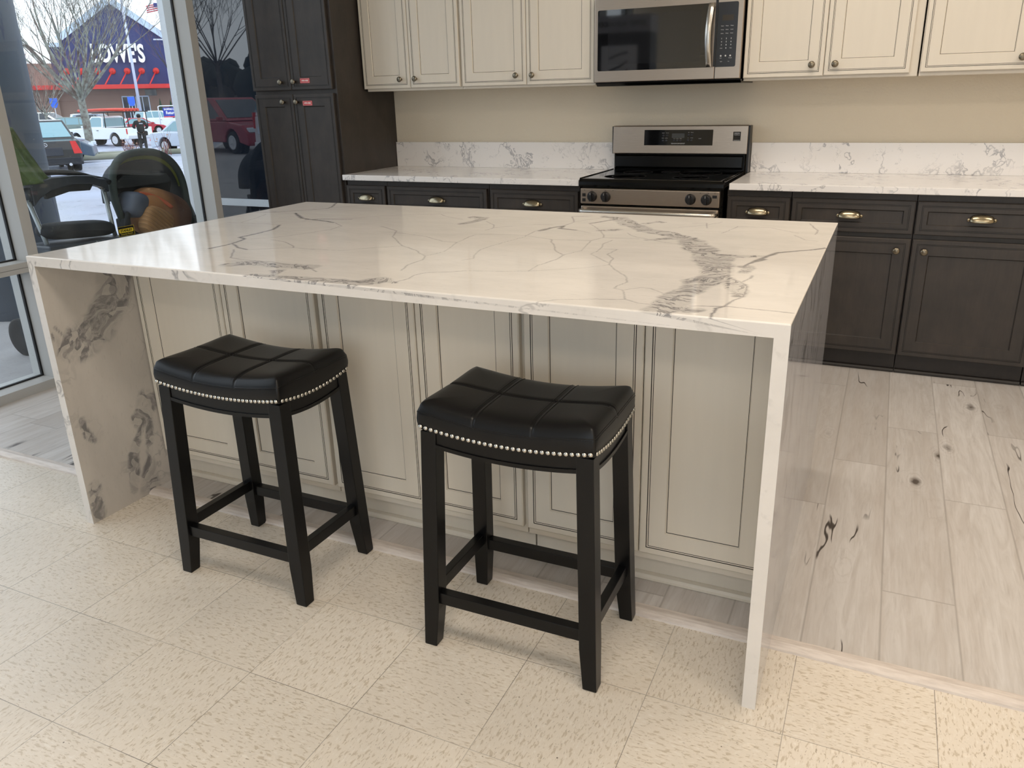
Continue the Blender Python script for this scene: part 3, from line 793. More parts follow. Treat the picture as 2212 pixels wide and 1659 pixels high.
def vein_fields(P, Q, lines):
    """P, Q: coordinates of the vertices on the stone face (metres)"""
    wx = P + 0.004 * vnoise(P, Q, 60, 1) + 0.0016 * vnoise(P, Q, 230, 2)
    wy = Q + 0.004 * vnoise(P, Q, 60, 3) + 0.0016 * vnoise(P, Q, 230, 4)
    bx = P + 0.010 * vnoise(P, Q, 45, 5) + 0.006 * vnoise(P, Q, 140, 6)
    by = Q + 0.010 * vnoise(P, Q, 45, 7) + 0.006 * vnoise(P, Q, 140, 8)
    vein = np.zeros_like(P); band = np.zeros_like(P)
    wvar = 1.0 + 0.55 * vnoise(P, Q, 25, 9)
    for (w, bd, pts) in lines:
        r = (0.00055 * w + 0.0004) if not bd else 0.00085 * w
        X, Y = (bx, by) if bd else (wx, wy)
        xs = [p[0] for p in pts]; ys_ = [p[1] for p in pts]
        pad = r * 5 + 0.04
        sel = np.where((P > min(xs) - pad) & (P < max(xs) + pad) & (Q > min(ys_) - pad) & (Q < max(ys_) + pad))[0]
        if len(sel) == 0: continue
        x = X[sel]; y = Y[sel]; d = np.full(len(sel), 9.0)
        for (a, c), (e, f) in zip(pts[:-1], pts[1:]):
            vx, vy = e - a, f - c
            tt = np.clip(((x - a) * vx + (y - c) * vy) / (vx * vx + vy * vy + 1e-12), 0, 1)
            d = np.minimum(d, np.hypot(x - a - tt * vx, y - c - tt * vy))
        if bd:
            rr = r * (1.0 + 0.35 * vnoise(x, y, 40, 11))
            band[sel] = np.maximum(band[sel], np.clip((rr - d) / (0.25 * r + 0.003), 0, 1))
        else:
            rr = r * wvar[sel]
            s = min(1.0, 0.5 + 0.08 * w)
            vein[sel] = np.maximum(vein[sel], s * np.clip(1.25 - d / np.maximum(rr, 0.0006) * 0.7, 0, 1))
    return vein, band
def set_attr(me, name, arr):
    a = me.attributes.new(name, 'FLOAT', 'POINT')
    a.data.foreach_set('value', np.ascontiguousarray(arr, dtype=np.float32))

def stone_face_mesh(nu, nv, P, Q, to3d, extra_v, extra_f, lines, face_mats, mats, name):
    pass

isl_top = thing('island_countertop', 'large white island top with bold grey veins and waterfall ends', 'countertop', (0, 0, 0))
step = 0.003
xs = np.concatenate([[X0, X0 + 0.0008], np.arange(X0 + 0.003, X1 - 0.003, step), [X1 - 0.003, X1 - 0.0008, X1]])
yy = np.concatenate([[YI0, YI0 + 0.0008], np.arange(YI0 + 0.003, YI1 - 0.003, step), [YI1 - 0.003, YI1 - 0.0008, YI1]])
nx, ny = len(xs), len(yy)
gx, gy = np.meshgrid(xs, yy)
ex = np.minimum(np.minimum(gx - X0, X1 - gx), np.minimum(gy - YI0, YI1 - gy))
drop = np.where(ex < 0.0029, 0.0029 * (1 - np.sqrt(np.clip(1 - (1 - ex / 0.0029) ** 2, 0, 1))), 0.0)
gz = HT - drop
co = np.stack([gx.ravel(), gy.ravel(), gz.ravel()], 1)
nb = len(co)
bot = [(X0 + TH, YI0, HT - TH), (X1 - TH, YI0, HT - TH), (X1 - TH, YI1, HT - TH), (X0 + TH, YI1, HT - TH)]
co = np.vstack([co, np.array(bot)])
idx = np.arange(nb).reshape(ny, nx)
q = np.stack([idx[:-1, :-1].ravel(), idx[:-1, 1:].ravel(), idx[1:, 1:].ravel(), idx[1:, :-1].ravel()], 1)
faces = q.tolist()
nq = len(faces)
faces.append([nb, nb + 1] + idx[0, ::-1].tolist())                 # front edge
faces.append([nb + 2, nb + 3] + idx[-1, :].tolist())               # back edge
faces.append([nb + 3, nb] + idx[:, 0].tolist())                    # left mitre
faces.append([nb + 1, nb + 2] + idx[::-1, -1].tolist())            # right mitre
faces.append([nb + 3, nb + 2, nb + 1, nb])
me = bpy.data.meshes.new('top_slab')
me.from_pydata(co.tolist(), [], faces)
me.materials.append(M['marble_top']); me.materials.append(M['marble_edge'])
mi = np.zeros(len(faces), dtype=np.int32); mi[nq:] = 1
me.polygons.foreach_set('material_index', mi)
sm = np.zeros(len(faces), dtype=bool); sm[:nq] = True
me.polygons.foreach_set('use_smooth', sm)
vein, band = vein_fields(co[:, 0], co[:, 1], VEINS)
vein[nb:] = 0; band[nb:] = 0
set_attr(me, 'vein', vein); set_attr(me, 'band', band)
me.update()
o = bpy.data.objects.new('top_slab', me); COL.objects.link(o); o.parent = isl_top

# left waterfall leg: the face towards the stools carries broken grey patches
LEG_L = [(70, 1, [(0.33, 0.80), (0.30, 0.72), (0.27, 0.69)]), (85, 1, [(0.30, 0.74), (0.24, 0.67), (0.20, 0.62)]), (75, 1, [(0.22, 0.64), (0.16, 0.62), (0.12, 0.60)]), (40, 1, [(0.30, 0.80), (0.27, 0.80)]),
         (50, 1, [(0.34, 0.34), (0.32, 0.30), (0.30, 0.28)]), (26, 1, [(0.31, 0.28), (0.27, 0.22), (0.245, 0.16), (0.235, 0.10), (0.225, 0.05)]), (24, 1, [(0.33, 0.30), (0.325, 0.2), (0.30, 0.12), (0.285, 0.06)]),
         (46, 1, [(0.30, 0.10), (0.285, 0.05), (0.29, 0.02)]), (30, 1, [(0.24, 0.15), (0.235, 0.10)]), (34, 1, [(0.08, 0.12), (0.075, 0.05), (0.085, 0.02)]), (12, 1, [(0.06, 0.66), (0.07, 0.60)]),
         (4, 0, [(0.07, 0.68), (0.10, 0.64), (0.12, 0.60)]), (20, 1, [(0.09, 0.36), (0.10, 0.30), (0.12, 0.28)])]
def leg_panel(side):
    if side < 0:
        xo, xi = X0, X0 + TH
    else:
        xo, xi = X1, X1 - TH
    xg = xi if side < 0 else xo
    zt = HT - TH if side < 0 else HT - 0.0029
    ya = np.arange(YI0, YI1 + 0.001, 0.006); ya[-1] = YI1
    za = np.linspace(0.0, zt, 150)
    GY, GZ = np.meshgrid(ya, za)
    c = np.stack([np.full(GY.size, xg), GY.ravel(), GZ.ravel()], 1)
    n = len(c)
    xo2 = xo if side < 0 else xi
    zt2 = HT - 0.0029 if side < 0 else HT - TH
    c = np.vstack([c, np.array([(xo2, YI0, 0.0), (xo2, YI1, 0.0), (xo2, YI1, zt2), (xo2, YI0, zt2)])])
    ii = np.arange(n).reshape(len(za), len(ya))
    fs = np.stack([ii[:-1, :-1].ravel(), ii[:-1, 1:].ravel(), ii[1:, 1:].ravel(), ii[1:, :-1].ravel()], 1).tolist()
    nf = len(fs)
    fs.append([n, n + 1, n + 2, n + 3])
    fs.append(ii[:, 0].tolist() + [n + 3, n])
    fs.append(ii[:, -1].tolist() + [n + 2, n + 1])
    fs.append(ii[0, :].tolist() + [n + 1, n])
    fs.append(ii[-1, :].tolist() + [n + 2, n + 3])
    me = bpy.data.meshes.new('waterfall_leg'); me.from_pydata(c.tolist(), [], fs)
    me.materials.append(M['marble_breccia'] if side < 0 else M['marble_streak']); me.materials.append(M['marble_edge'])
    mi = np.zeros(len(fs), dtype=np.int32); mi[nf:] = 1
    me.polygons.foreach_set('material_index', mi)
    v, bnd = vein_fields(c[:, 1], c[:, 2], LEG_L if side < 0 else [])
    v[n:] = 0; bnd[n:] = 0
    set_attr(me, 'vein', v); set_attr(me, 'band', bnd)
    bm = bmesh.new(); bm.from_mesh(me); bmesh.ops.recalc_face_normals(bm, faces=bm.faces); bm.to_mesh(me); bm.free()
    o = bpy.data.objects.new('waterfall_leg', me); COL.objects.link(o); o.parent = isl_top
    return o
leg_panel(-1); leg_panel(1)

# ---------------------------------------------------------------- range
rg = thing('range', 'freestanding stainless range with black glass cooktop between the two counters', 'stove', (1.0300, 2.5, 0))
RW = 0.752
MB().box(0.004, RW - 0.004, 0.03, 0.60, 0.04, 0.885).build('body', M['black_enamel'], rg)
MB().box(0.02, RW - 0.02, 0.06, 0.58, 0.009, 0.04).build('base', M['black_void'], rg)
c = MB().prism([(0.004, 0.868), (0.0, 0.878), (0.002, 0.896), (0.014, 0.908), (0.03, 0.909), (0.03, 0.905), (0.57, 0.905), (0.57, 0.885), (0.03, 0.885), (0.03, 0.868)], 0.0, RW, 'x')
c.build('cooktop_frame', M['black_enamel'], rg, bevel=0.002)
t = NT('black_ceramic_glass')
vv = t.coords('Object')
sp = t.ramp(t.noise(vv, 420, 2, 0.5), [(0.68, 0.0), (0.72, 1.0)])
t.set(color=t.mix(sp, lin((5, 5, 6)), lin((42, 42, 44))), rough=0.06, spec=0.55)
M['ceran'] = t.mat
ct = MB().box(0.022, RW - 0.022, 0.034, 0.535, 0.9052, 0.9085).build('glass_top', M['ceran'], rg, bevel=0.001, seg=1)
rings = MB()
for (bx, by, r) in ((0.20, 0.17, 0.11), (0.20, 0.41, 0.08), (0.55, 0.17, 0.09), (0.55, 0.41, 0.11), (0.375, 0.45, 0.05)):
    for rr in (r, r * 0.62):
        rings.lathe([(rr - 0.0012, 0.9086), (rr - 0.0012, 0.9088), (rr + 0.0012, 0.9088), (rr + 0.0012, 0.9086)], 48, 0, Matrix.Translation((bx, by, 0)))
rings.build('burner_ring', plain('grey_burner_print', (70, 70, 72), 0.3), ct)
for s in (0, 1):
    x = 0.006 if s == 0 else RW - 0.006
    MB().tube([(x, 0.01, 0.9095), (x, 0.56, 0.9095)], 0.004, 8).build('side_trim', M['black_enamel'], rg)
# control strip
cp = MB().prism([(0.000, 0.782), (-0.002, 0.786), (-0.001, 0.858), (0.004, 0.862), (0.03, 0.862), (0.03, 0.782)], 0.012, RW - 0.018, 'x').build('control_panel', M['steel'], rg, bevel=0.002)
for (x0, x1, z0, z1) in ((0.022, 0.040, 0.819, 0.835), (0.022, 0.040, 0.793, 0.809), (RW - 0.052, RW - 0.030, 0.828, 0.842)):
    MB().box(x0, x1, -0.0035, 0, z0, z1).build('switch', M['black_plastic'], rg)
sc = MB()
for (x, z) in ((0.035, 0.852), (0.075, 0.853), (0.148, 0.853), (0.19, 0.853), (0.59, 0.846), (0.64, 0.851), (0.68, 0.851), (RW - 0.04, 0.851)):
    sc.box(x - 0.0015, x + 0.0015, -0.003, 0, z - 0.0015, z + 0.0015)
sc.build('control_printing', M['black_plastic'], cp)
kb = MB()
RX = Matrix.Rotation(PI / 2, 4, 'X')
kb.lathe([(0.027, -0.002), (0.027, 0.004), (0.024, 0.007), (0.022, 0.016), (0.020, 0.018), (0.0, 0.018)], 28, 0, RX)
kb.box(-0.0065, 0.0065, -0.034, -0.016, -0.0215, 0.0215)
kb.box(-0.0009, 0.0009, -0.0345, -0.033, 0.010, 0.021, 1)
kme = kb.mesh('control_knob', [M['black_plastic'], M['key_white']])
for x in (0.076, 0.150, 0.592, 0.671):
    o = put_mesh('control_knob', kme, rg, (x, -0.0015, 0.820))
    m = o.modifiers.new('bevel', 'BEVEL'); m.width = 0.0015; m.segments = 2; m.limit_method = 'ANGLE'
dr = MB().box(0.014, RW - 0.020, -0.004, 0.028, 0.235, 0.772).build('oven_door', M['steel'], rg, bevel=0.006)
MB().box(0.13, RW - 0.136, -0.0055, -0.002, 0.34, 0.63).build('oven_window', M['black_glass'], dr)
h = MB()
zb = 0.748
h.tube([(0.022, -0.004, zb), (0.022, -0.030, zb), (0.028, -0.043, zb), (0.044, -0.048, zb), (RW - 0.054, -0.048, zb), (RW - 0.038, -0.043, zb), (RW - 0.032, -0.030, zb), (RW - 0.032, -0.004, zb)], 0.0125, 14)
h.build('handle', M['steel_bar'], dr)
MB().box(0.014, RW - 0.020, -0.002, 0.028, 0.06, 0.225).build('storage_drawer', M['steel'], rg, bevel=0.005)
# backguard
bgd = MB().box(0.010, 0.760 - 0.010 + 0.004, 0.565, 0.635, 0.885, 1.004)
bgd.build('backguard_base', M['black_enamel'], rg, bevel=0.004)
MB().prism([(0.557, 0.915), (0.548, 0.925), (0.553, 0.985), (0.566, 0.992), (0.566, 0.915)], 0.022, 0.742, 'x').build('lower_trim', M['black_enamel'], rg, bevel=0.003)
bp_ = MB().prism([(0.546, 1.002), (0.548, 0.998), (0.60, 0.998), (0.60, 1.150), (0.560, 1.150), (0.5535, 1.146)], 0.006, 0.762, 'x').build('backguard_panel', M['steel'], rg, bevel=0.002)
MB().box(0.7622, 0.772, 0.556, 0.63, 0.90, 1.147).build('end_cap', M['black_plastic'], rg)
MB().box(0.0, 0.0058, 0.556, 0.63, 0.998, 1.147).build('end_cap', M['black_plastic'], rg)
SL = Matrix.Translation((0, 0.5475, 1.0)) @ Matrix.Rotation(math.radians(-2.9), 4, 'X')
b = MB().box(0.190, 0.576, -0.0025, 0.0006, 0.044, 0.127, 0, SL)
pn = b.build('touch_panel', M['black_glass'], rg, bevel=0.0012)
kk = MB().box(0.348, 0.419, -0.0032, -0.002, 0.084, 0.108, 1, SL)
for (x, z) in ((0.300, 0.097), (0.321, 0.097), (0.299, 0.070), (0.318, 0.070), (0.362, 0.070), (0.380, 0.070), (0.398, 0.070), (0.442, 0.100), (0.460, 0.100), (0.440, 0.072), (0.459, 0.072)):
    kk.lathe([(0.0065, 0.0), (0.0065, 0.0012), (0.0, 0.0016)], 14, 2, SL @ Matrix.Translation((x, -0.0024, z)) @ RX)
for (tx, x, z, w) in (('Bake', 0.299, 0.110, 0.014), ('Broil', 0.322, 0.110, 0.014), ('Clean', 0.298, 0.083, 0.013), ('Keep Warm', 0.318, 0.083, 0.014), ('Cook Time', 0.362, 0.0805, 0.013), ('Start Time', 0.380, 0.0805, 0.013), ('Timer', 0.399, 0.0805, 0.012),
                      ('Hi', 0.442, 0.113, 0.005), ('Preheat', 0.461, 0.113, 0.014), ('Lo', 0.440, 0.084, 0.005), ('Cancel', 0.460, 0.084, 0.014), ('START', 0.505, 0.080, 0.016), ('PRESS BAKE OR BROIL THEN SET TEMPERATURE', 0.384, 0.0555, 0.078), ('PRESS CLOCK TO SET TIME OF DAY', 0.384, 0.0520, 0.074)):
    text_mb(tx, 0.0045, SL @ TXZ(x, -0.0027, z), kk, 0, 0.0001, width=w)
kk.build('key_printing', [M['key_white'], M['grey_display'], plain('dark_grey_key', (55, 55, 60), 0.4)], pn, fix=False)
bd = MB().box(0.684, 0.724, -0.0018, 0.0006, 0.068, 0.116, 0, SL)
bd.box(0.687, 0.721, -0.0022, -0.0016, 0.071, 0.0722, 1, SL)
bdo = bd.build('badge', [M['black_glass'], M['key_white']], rg)
tt = text_mb('FRIGIDAIRE', 0.006, SL @ TXZ(0.704, -0.0020, 0.108), None, 0, 0.0001, width=0.029, bold=0.0002)
text_mb('Gallery', 0.008, SL @ TXZ(0.704, -0.0020, 0.100), tt, 0, 0.0001, width=0.030)
tt.build('lettering', M['key_white'], bdo, fix=False)

# ---------------------------------------------------------------- microwave
mw = thing('microwave', 'stainless over-the-range microwave with black window between the cream cabinets', 'microwave', (1.0200, 2.760, 1.380))
MWW = 0.758
MB().box(0.004, MWW - 0.004, 0.034, 0.388, -0.004, 0.42).build('body', M['black_enamel'], mw)
MB().prism([(0.030, -0.018), (0.012, -0.004), (0.012, 0.000), (0.388, 0.000), (0.388, -0.018)], 0.006, MWW + 0.004, 'x').build('underside', M['black_enamel'], mw, bevel=0.001)
dp = MB().box(0.0, 0.6315, 0.0, 0.034, 0.002, 0.42).build('door', M['steel'], mw, bevel=0.003)
MB().box(0.6335, MWW, 0.0, 0.034, 0.002, 0.42).build('control_panel', M['steel'], mw, bevel=0.003)
def rounded(x0, x1, z0, z1, r, n=5):
    pts = []
    for (cx, cz, a0) in ((x1 - r, z0 + r, -90), (x1 - r, z1 - r, 0), (x0 + r, z1 - r, 90), (x0 + r, z0 + r, 180)):
        for k in range(n + 1):
            a = math.radians(a0 + 90.0 * k / n); pts.append((cx + r * math.cos(a), cz + r * math.sin(a)))
    return pts
def rounded_lr(x0, x1, z0, z1, r, left=True, n=5):
    p = rounded(x0, x1, z0, z1, r, n)
    if left: return [(x if x < (x0 + x1) / 2 else x1, (z0 if z < (z0 + z1) / 2 else z1) if x > (x0 + x1) / 2 else z) for x, z in p]
    return [(x if x > (x0 + x1) / 2 else x0, (z0 if z < (z0 + z1) / 2 else z1) if x < (x0 + x1) / 2 else z) for x, z in p]
def dedupe(p):
    r = []
    for q_ in p:
        if not r or (abs(q_[0] - r[-1][0]) + abs(q_[1] - r[-1][1])) > 1e-6: r.append(q_)
    return r
wd = MB().prism(dedupe(rounded_lr(0.0185, 0.595, 0.0575, 0.350, 0.008, True)), -0.0015, 0.002, 'y').build('window', M['oven_glass'], mw)
MB().prism(rounded(0.075, 0.555, 0.088, 0.322, 0.006), -0.0019, -0.0012, 'y').build('window_mesh', plain('dark_perforated_screen', (22, 23, 25), 0.04, ior=1.9), wd)
hd = MB()
pts = []
for k in range(13):
    f = k / 12.0; z = 0.058 + 0.292 * f
    pts.append((0.607 - 0.006 * math.sin(PI * f) , -0.012 - 0.030 * math.sin(PI * f), z))
vs = []; fs = []
for (x, y, z) in pts:
    vs += [(x - 0.016, y, z), (x - 0.013, y - 0.009, z), (x + 0.013, y - 0.009, z), (x + 0.016, y, z)]
n = len(pts)
for i in range(n - 1):
    for k in range(4):
        k2 = (k + 1) % 4
        fs.append((4 * i + k, 4 * i + k2, 4 * i + 4 + k2, 4 * i + 4 + k))
fs += [(3, 2, 1, 0), (4 * n - 4, 4 * n - 3, 4 * n - 2, 4 * n - 1)]
hd.add(vs, fs, 0, True)
hd.box(0.592, 0.620, -0.014, 0.001, 0.058, 0.072); hd.box(0.592, 0.620, -0.014, 0.001, 0.336, 0.350)
hd.build('handle', M['steel_bar'], mw)
MB().box(0.6235, 0.6345, -0.001, 0.003, 0.060, 0.420).build('door_gap', M['black_plastic'], mw)
ctl = MB().prism(dedupe(rounded_lr(0.6365, 0.733, 0.0575, 0.351, 0.008, False)), -0.0015, 0.002, 'y').build('touch_panel', plain('charcoal_touch_panel', (34, 35, 38), 0.2), mw)
ck = MB().box(0.659, 0.713, -0.0021, -0.0012, 0.268, 0.294, 1)
rows = [(0.2445, ('Popcorn', 'Potato', 'Pizza')), (0.2275, ('Beverage', 'Reheat', 'Cook')), (0.2105, ('Defrost', 'Melt', 'Power'))]
for z, ws in rows:
    for w_, x in zip(ws, (0.661, 0.684, 0.707)):
        text_mb(w_, 0.005, TXZ(x, -0.0017, z), ck, 0, 0.0001, width=0.0135)
for r_, ws in enumerate((('1', '2', '3'), ('4', '5', '6'), ('7', '8', '9'))):
    for w_, x in zip(ws, (0.660, 0.683, 0.706)):
        text_mb(w_, 0.0085, TXZ(x, -0.0017, 0.187 - 0.0145 * r_), ck, 0, 0.0001, bold=0.0002)
text_mb('Clock', 0.005, TXZ(0.660, -0.0017, 0.1435), ck, 0, 0.0001, width=0.012)
text_mb('0', 0.0085, TXZ(0.683, -0.0017, 0.1435), ck, 0, 0.0001, bold=0.0002)
text_mb('Timer', 0.005, TXZ(0.706, -0.0017, 0.1435), ck, 0, 0.0001, width=0.011)
for x in (0.660, 0.683, 0.706):
    ck.lathe([(0.0042, 0.0), (0.0042, 0.0003), (0.0, 0.0004)], 12, 0, Matrix.Translation((x, -0.0016, 0.1085)) @ RX)
text_mb('Start', 0.005, TXZ(0.660, -0.0017, 0.0985), ck, 0, 0.0001, width=0.010)
text_mb('Cancel', 0.005, TXZ(0.706, -0.0017, 0.0985), ck, 0, 0.0001, width=0.015)
text_mb('Light', 0.005, TXZ(0.663, -0.0017, 0.0825), ck, 0, 0.0001, width=0.010)
text_mb('Vent', 0.005, TXZ(0.699, -0.0017, 0.0825), ck, 0, 0.0001, width=0.008)
ck.build('key_printing', [M['key_white'], M['display']], ctl, fix=False)
t = text_mb('FRIGIDAIRE', 0.012, TXZ(0.362, -0.0006, 0.384), None, 0, 0.0002, width=0.085, bold=0.0002)
t.build('lettering', plain('dark_grey_print', (70, 70, 72), 0.4), dp, fix=False)

# ---------------------------------------------------------------- bar stools
def make_stool():
    st = thing('bar_stool', 'x', 'stool', (0, 0, 0))
    W2, D2 = 0.2165, 0.1445          # half size of the cushion
    ZB = 0.6085                      # lower edge of the leather at the corners
    def sag(x, y):
        return -0.018 * (1 - min(1, (x / W2) ** 2)) * (1.0) - 0.0
    def sagy(x, y):
        return -0.016 * (1 - min(1, (y / D2) ** 2))
    def edge_sag(x, y):
        fx = 1 - min(1.0, abs(x) / W2) ** 2; fy = 1 - min(1.0, abs(y) / D2) ** 2
        return -0.0185 * fx - 0.016 * fy * (1 - fx) 
    # cushion: rows from the nailed hem up the sides and over the top
    nu, nv = 150, 100
    def top(u, v):
        s = 2 * u - 1; t_ = 2 * v - 1
        x = W2 * s; y = D2 * t_
        fx = 1 - s * s; fy = 1 - t_ * t_
        e = min(1 - abs(s), (1 - abs(t_)) * D2 / W2) * W2
        dome = 0.016 * (1 - math.exp(-e / 0.018))
        z = 0.6625 - 0.026 * fx - 0.006 * fy * (1 - fx) + dome
        # sewn seams: two across, one along
        for sx in (-1 / 3.0, 1 / 3.0):
            d = abs(x - W2 * sx)
            z -= 0.0030 * math.exp(-(d / 0.0032) ** 2)
            z -= 0.0010 * math.exp(-((d - 0.010) / 0.0015) ** 2)
        d = abs(y)
        z -= 0.0026 * math.exp(-(d / 0.003) ** 2) + 0.0008 * math.exp(-((d - 0.008) / 0.0015) ** 2)
        # rounded rim
        if e < 0.007:
            k = 1 - e / 0.007
            z -= 0.004 * k * k
        cn = (abs(s) * abs(t_)) ** 10
        return (x * (1 - 0.018 * cn), y * (1 - 0.028 * cn), z - 0.007 * (abs(s) * abs(t_)) ** 6)
    mb = MB()
    mb.grid(top, nu, nv)
    # sides
    per = []
    for i in range(nu): per.append((2 * i / nu - 1, -1))
    for j in range(nv): per.append((1, 2 * j / nv - 1))
    for i in range(nu): per.append((1 - 2 * i / nu, 1))
    for j in range(nv): per.append((-1, 1 - 2 * j / nv))
    n = len(per)
    lev = 7
    vs = []
    for k in range(lev):
        f = k / (lev - 1.0)
        for (s, t_) in per:
            p = top((s + 1) / 2, (t_ + 1) / 2)
            zb = ZB - 0.010 + (-0.0185 * (1 - s * s) if abs(t_) == 1 else -0.016 * (1 - t_ * t_))
            z = p[2] + (zb - p[2]) * f
            o_ = 0.0045 * math.sin(PI * min(1.0, f * 1.05)) + (0.0012 if 0 < f < 0.3 else 0)
            cn = (abs(s) * abs(t_)) ** 10 * (1 - 0.7 * f)
            x = s * (W2 + (o_ if abs(s) == 1 else 0)) * (1 - 0.018 * cn); y = t_ * (D2 + (o_ if abs(t_) == 1 else 0)) * (1 - 0.028 * cn)
            vs.append((x, y, z))
    fs = [(k * n + i, k * n + (i + 1) % n, (k + 1) * n + (i + 1) % n, (k + 1) * n + i) for k in range(lev - 1) for i in range(n)]
    fs.append(tuple(range((lev - 1) * n, lev * n)))
    mb.add(vs, fs[:-1], 0, True)
    seat = mb.build('seat', M['leather'], st)
    # welt seam and its stitches just below the rim
    for (nm, dz, r) in (('piping', -0.0105, 0.0016),):
        pts = []
        for (s, t_) in per + [per[0]]:
            p = top((s + 1) / 2, (t_ + 1) / 2)
            cn = (abs(s) * abs(t_)) ** 10 * 0.85
            pts.append((s * (W2 + 0.0028 if abs(s) == 1 else W2) * (1 - 0.018 * cn), t_ * (D2 + 0.0028 if abs(t_) == 1 else D2) * (1 - 0.028 * cn), p[2] + dz))
        pts = pts[::2] + [pts[-1]]
        MB().tube(pts, r, 6, caps=False).build(nm, M['leather'], seat)
    stt = MB()
    for side, (cnt, fn) in enumerate(((70, lambda f: (2 * f - 1, -1)), (48, lambda f: (1, 2 * f - 1)), (70, lambda f: (1 - 2 * f, 1)), (48, lambda f: (-1, 1 - 2 * f)))):
        for i in range(1, cnt):
            s, t_ = fn(i / cnt)
            p = top((s + 1) / 2, (t_ + 1) / 2)
            x = s * (W2 + (0.0042 if abs(s) == 1 else 0)); y = t_ * (D2 + (0.0042 if abs(t_) == 1 else 0)); z = p[2] - 0.0145
            hx = 0.0014 if abs(t_) == 1 else 0.0004; hy = 0.0014 if abs(s) == 1 else 0.0004
            stt.box(x - hx, x + hx, y - hy, y + hy, z - 0.0004, z + 0.0004)
    for sx in (-1 / 3.0, 1 / 3.0):
        for off in (-0.0075, 0.0075):
            for i in range(3, 72):
                v_ = i / 75.0
                p = top((sx * W2 + off) / W2 / 2 + 0.5, v_)
                stt.box(p[0] - 0.0004, p[0] + 0.0004, p[1] - 0.0013, p[1] + 0.0013, p[2] - 0.0002, p[2] + 0.0006)
    for off in (-0.006, 0.006):
        for i in range(3, 110):
            u_ = i / 113.0
            p = top(u_, off / D2 / 2 + 0.5)
            stt.box(p[0] - 0.0013, p[0] + 0.0013, p[1] - 0.0004, p[1] + 0.0004, p[2] - 0.0002, p[2] + 0.0006)
    stt.build('stitching', M['thread'], seat, fix=False)
    # nail heads
    nme = MB().lathe([(0.0056, -0.0004), (0.0055, 0.0008), (0.0043, 0.0028), (0.0024, 0.0038), (0.0, 0.0042)], 14, 0).mesh('nail_head', M['chrome_nail'])
    def nail(x, y, z, rot):
        o = bpy.data.objects.new('nail_head', nme); COL.objects.link(o); o.parent = st; o.location = (x, y, z); o.rotation_euler = rot
    for i in range(31):
        s = (2 * i / 30.0 - 1) * 0.965
        z = ZB - 0.002 - 0.0185 * (1 - s * s)
        nail(s * W2, -D2 - 0.0024, z, (PI / 2, 0, 0)); nail(s * W2, D2 + 0.0024, z, (-PI / 2, 0, 0))
    for i in range(19):
        s = (2 * i / 18.0 - 1) * 0.93
        z = ZB - 0.002 - 0.016 * (1 - s * s)
        nail(W2 + 0.0024, s * D2, z, (0, PI / 2, 0)); nail(-W2 - 0.0024, s * D2, z, (0, -PI / 2, 0))
    # aprons with a curved lower edge and a bead
    ax, ay = 0.2015, 0.1295
    for s in (-1, 1):
        top_ = [(-ax, 0.606), (ax, 0.606)]
        N = 20
        low = [(ax * (1 - 2 * i / N), 0.556 - 0.0165 * (1 - (1 - 2 * i / N) ** 2)) for i in range(N + 1)]
        ap = MB().prism(low + [(-ax, 0.595), (ax, 0.595)], s * ay - 0.009, s * ay + 0.009, 'y')
        bead = [(x, z + 0.0005) for x, z in low]
        bead2 = [(x, z + 0.010) for x, z in low][::-1]
        ap.prism(bead + bead2, s * ay - 0.0125, s * ay + 0.0125, 'y')
        ap.build('apron', M['black_wood'], st)
        N = 14
        low = [(ay * (1 - 2 * i / N), 0.556 - 0.014 * (1 - (1 - 2 * i / N) ** 2)) for i in range(N + 1)]
        ap = MB().prism(low + [(-ay, 0.595), (ay, 0.595)], s * ax - 0.009, s * ax + 0.009, 'x')
        bead = [(x, z + 0.0005) for x, z in low]; bead2 = [(x, z + 0.010) for x, z in low][::-1]
        ap.prism(bead + bead2, s * ax - 0.0125, s * ax + 0.0125, 'x')
        ap.build('apron', M['black_wood'], st)
    # legs: splayed, square, tapered at the foot on the inner faces
    for sx in (-1, 1):
        for sy in (-1, 1):
            def sec(z, ox, oy, w):
                xo, yo = sx * ox, sy * oy
                xi, yi = sx * (ox - w), sy * (oy - w)
                xa, xb = min(xo, xi), max(xo, xi); ya_, yb_ = min(yo, yi), max(yo, yi)
                return [(xa, ya_, z), (xb, ya_, z), (xb, yb_, z), (xa, yb_, z)]
            ox0, oy0 = 0.232, 0.161; ox1, oy1 = 0.2135, 0.1415
            lg = MB()
            zs = [0.0, 0.003, 0.11, 0.592]
            ws = [0.0315, 0.0345, 0.0415, 0.0405]
            secs = []
            for z, w in zip(zs, ws):
                f = z / 0.592
                e = 0.0015 if z == 0 else 0
                secs.append(sec(z, ox0 + (ox1 - ox0) * f - e, oy0 + (oy1 - oy0) * f - e, w))
            for a_, b_ in zip(secs[:-1], secs[1:]): lg.hexa(a_, b_)
            # one closed skin
            lg = MB()
            vs = [p for s_ in secs for p in s_]
            fs = [(3, 2, 1, 0), (12, 13, 14, 15)]
            for i in range(3):
                for k in range(4):
                    fs.append((4 * i + k, 4 * i + (k + 1) % 4, 4 * i + 4 + (k + 1) % 4, 4 * i + 4 + k))
            lg.add(vs, fs)
            lg.build('leg', M['black_wood'], st, bevel=0.0015, seg=2)
    # stretchers
    def lim(z):
        f = z / 0.592
        return 0.232 - 0.0185 * f - 0.0207, 0.161 - 0.0195 * f - 0.0207
    for (z0, z1, along) in ((0.130, 0.1605, 'x'), (0.130, 0.1605, 'x'), (0.147, 0.1765, 'y'), (0.147, 0.1765, 'y')):
        pass
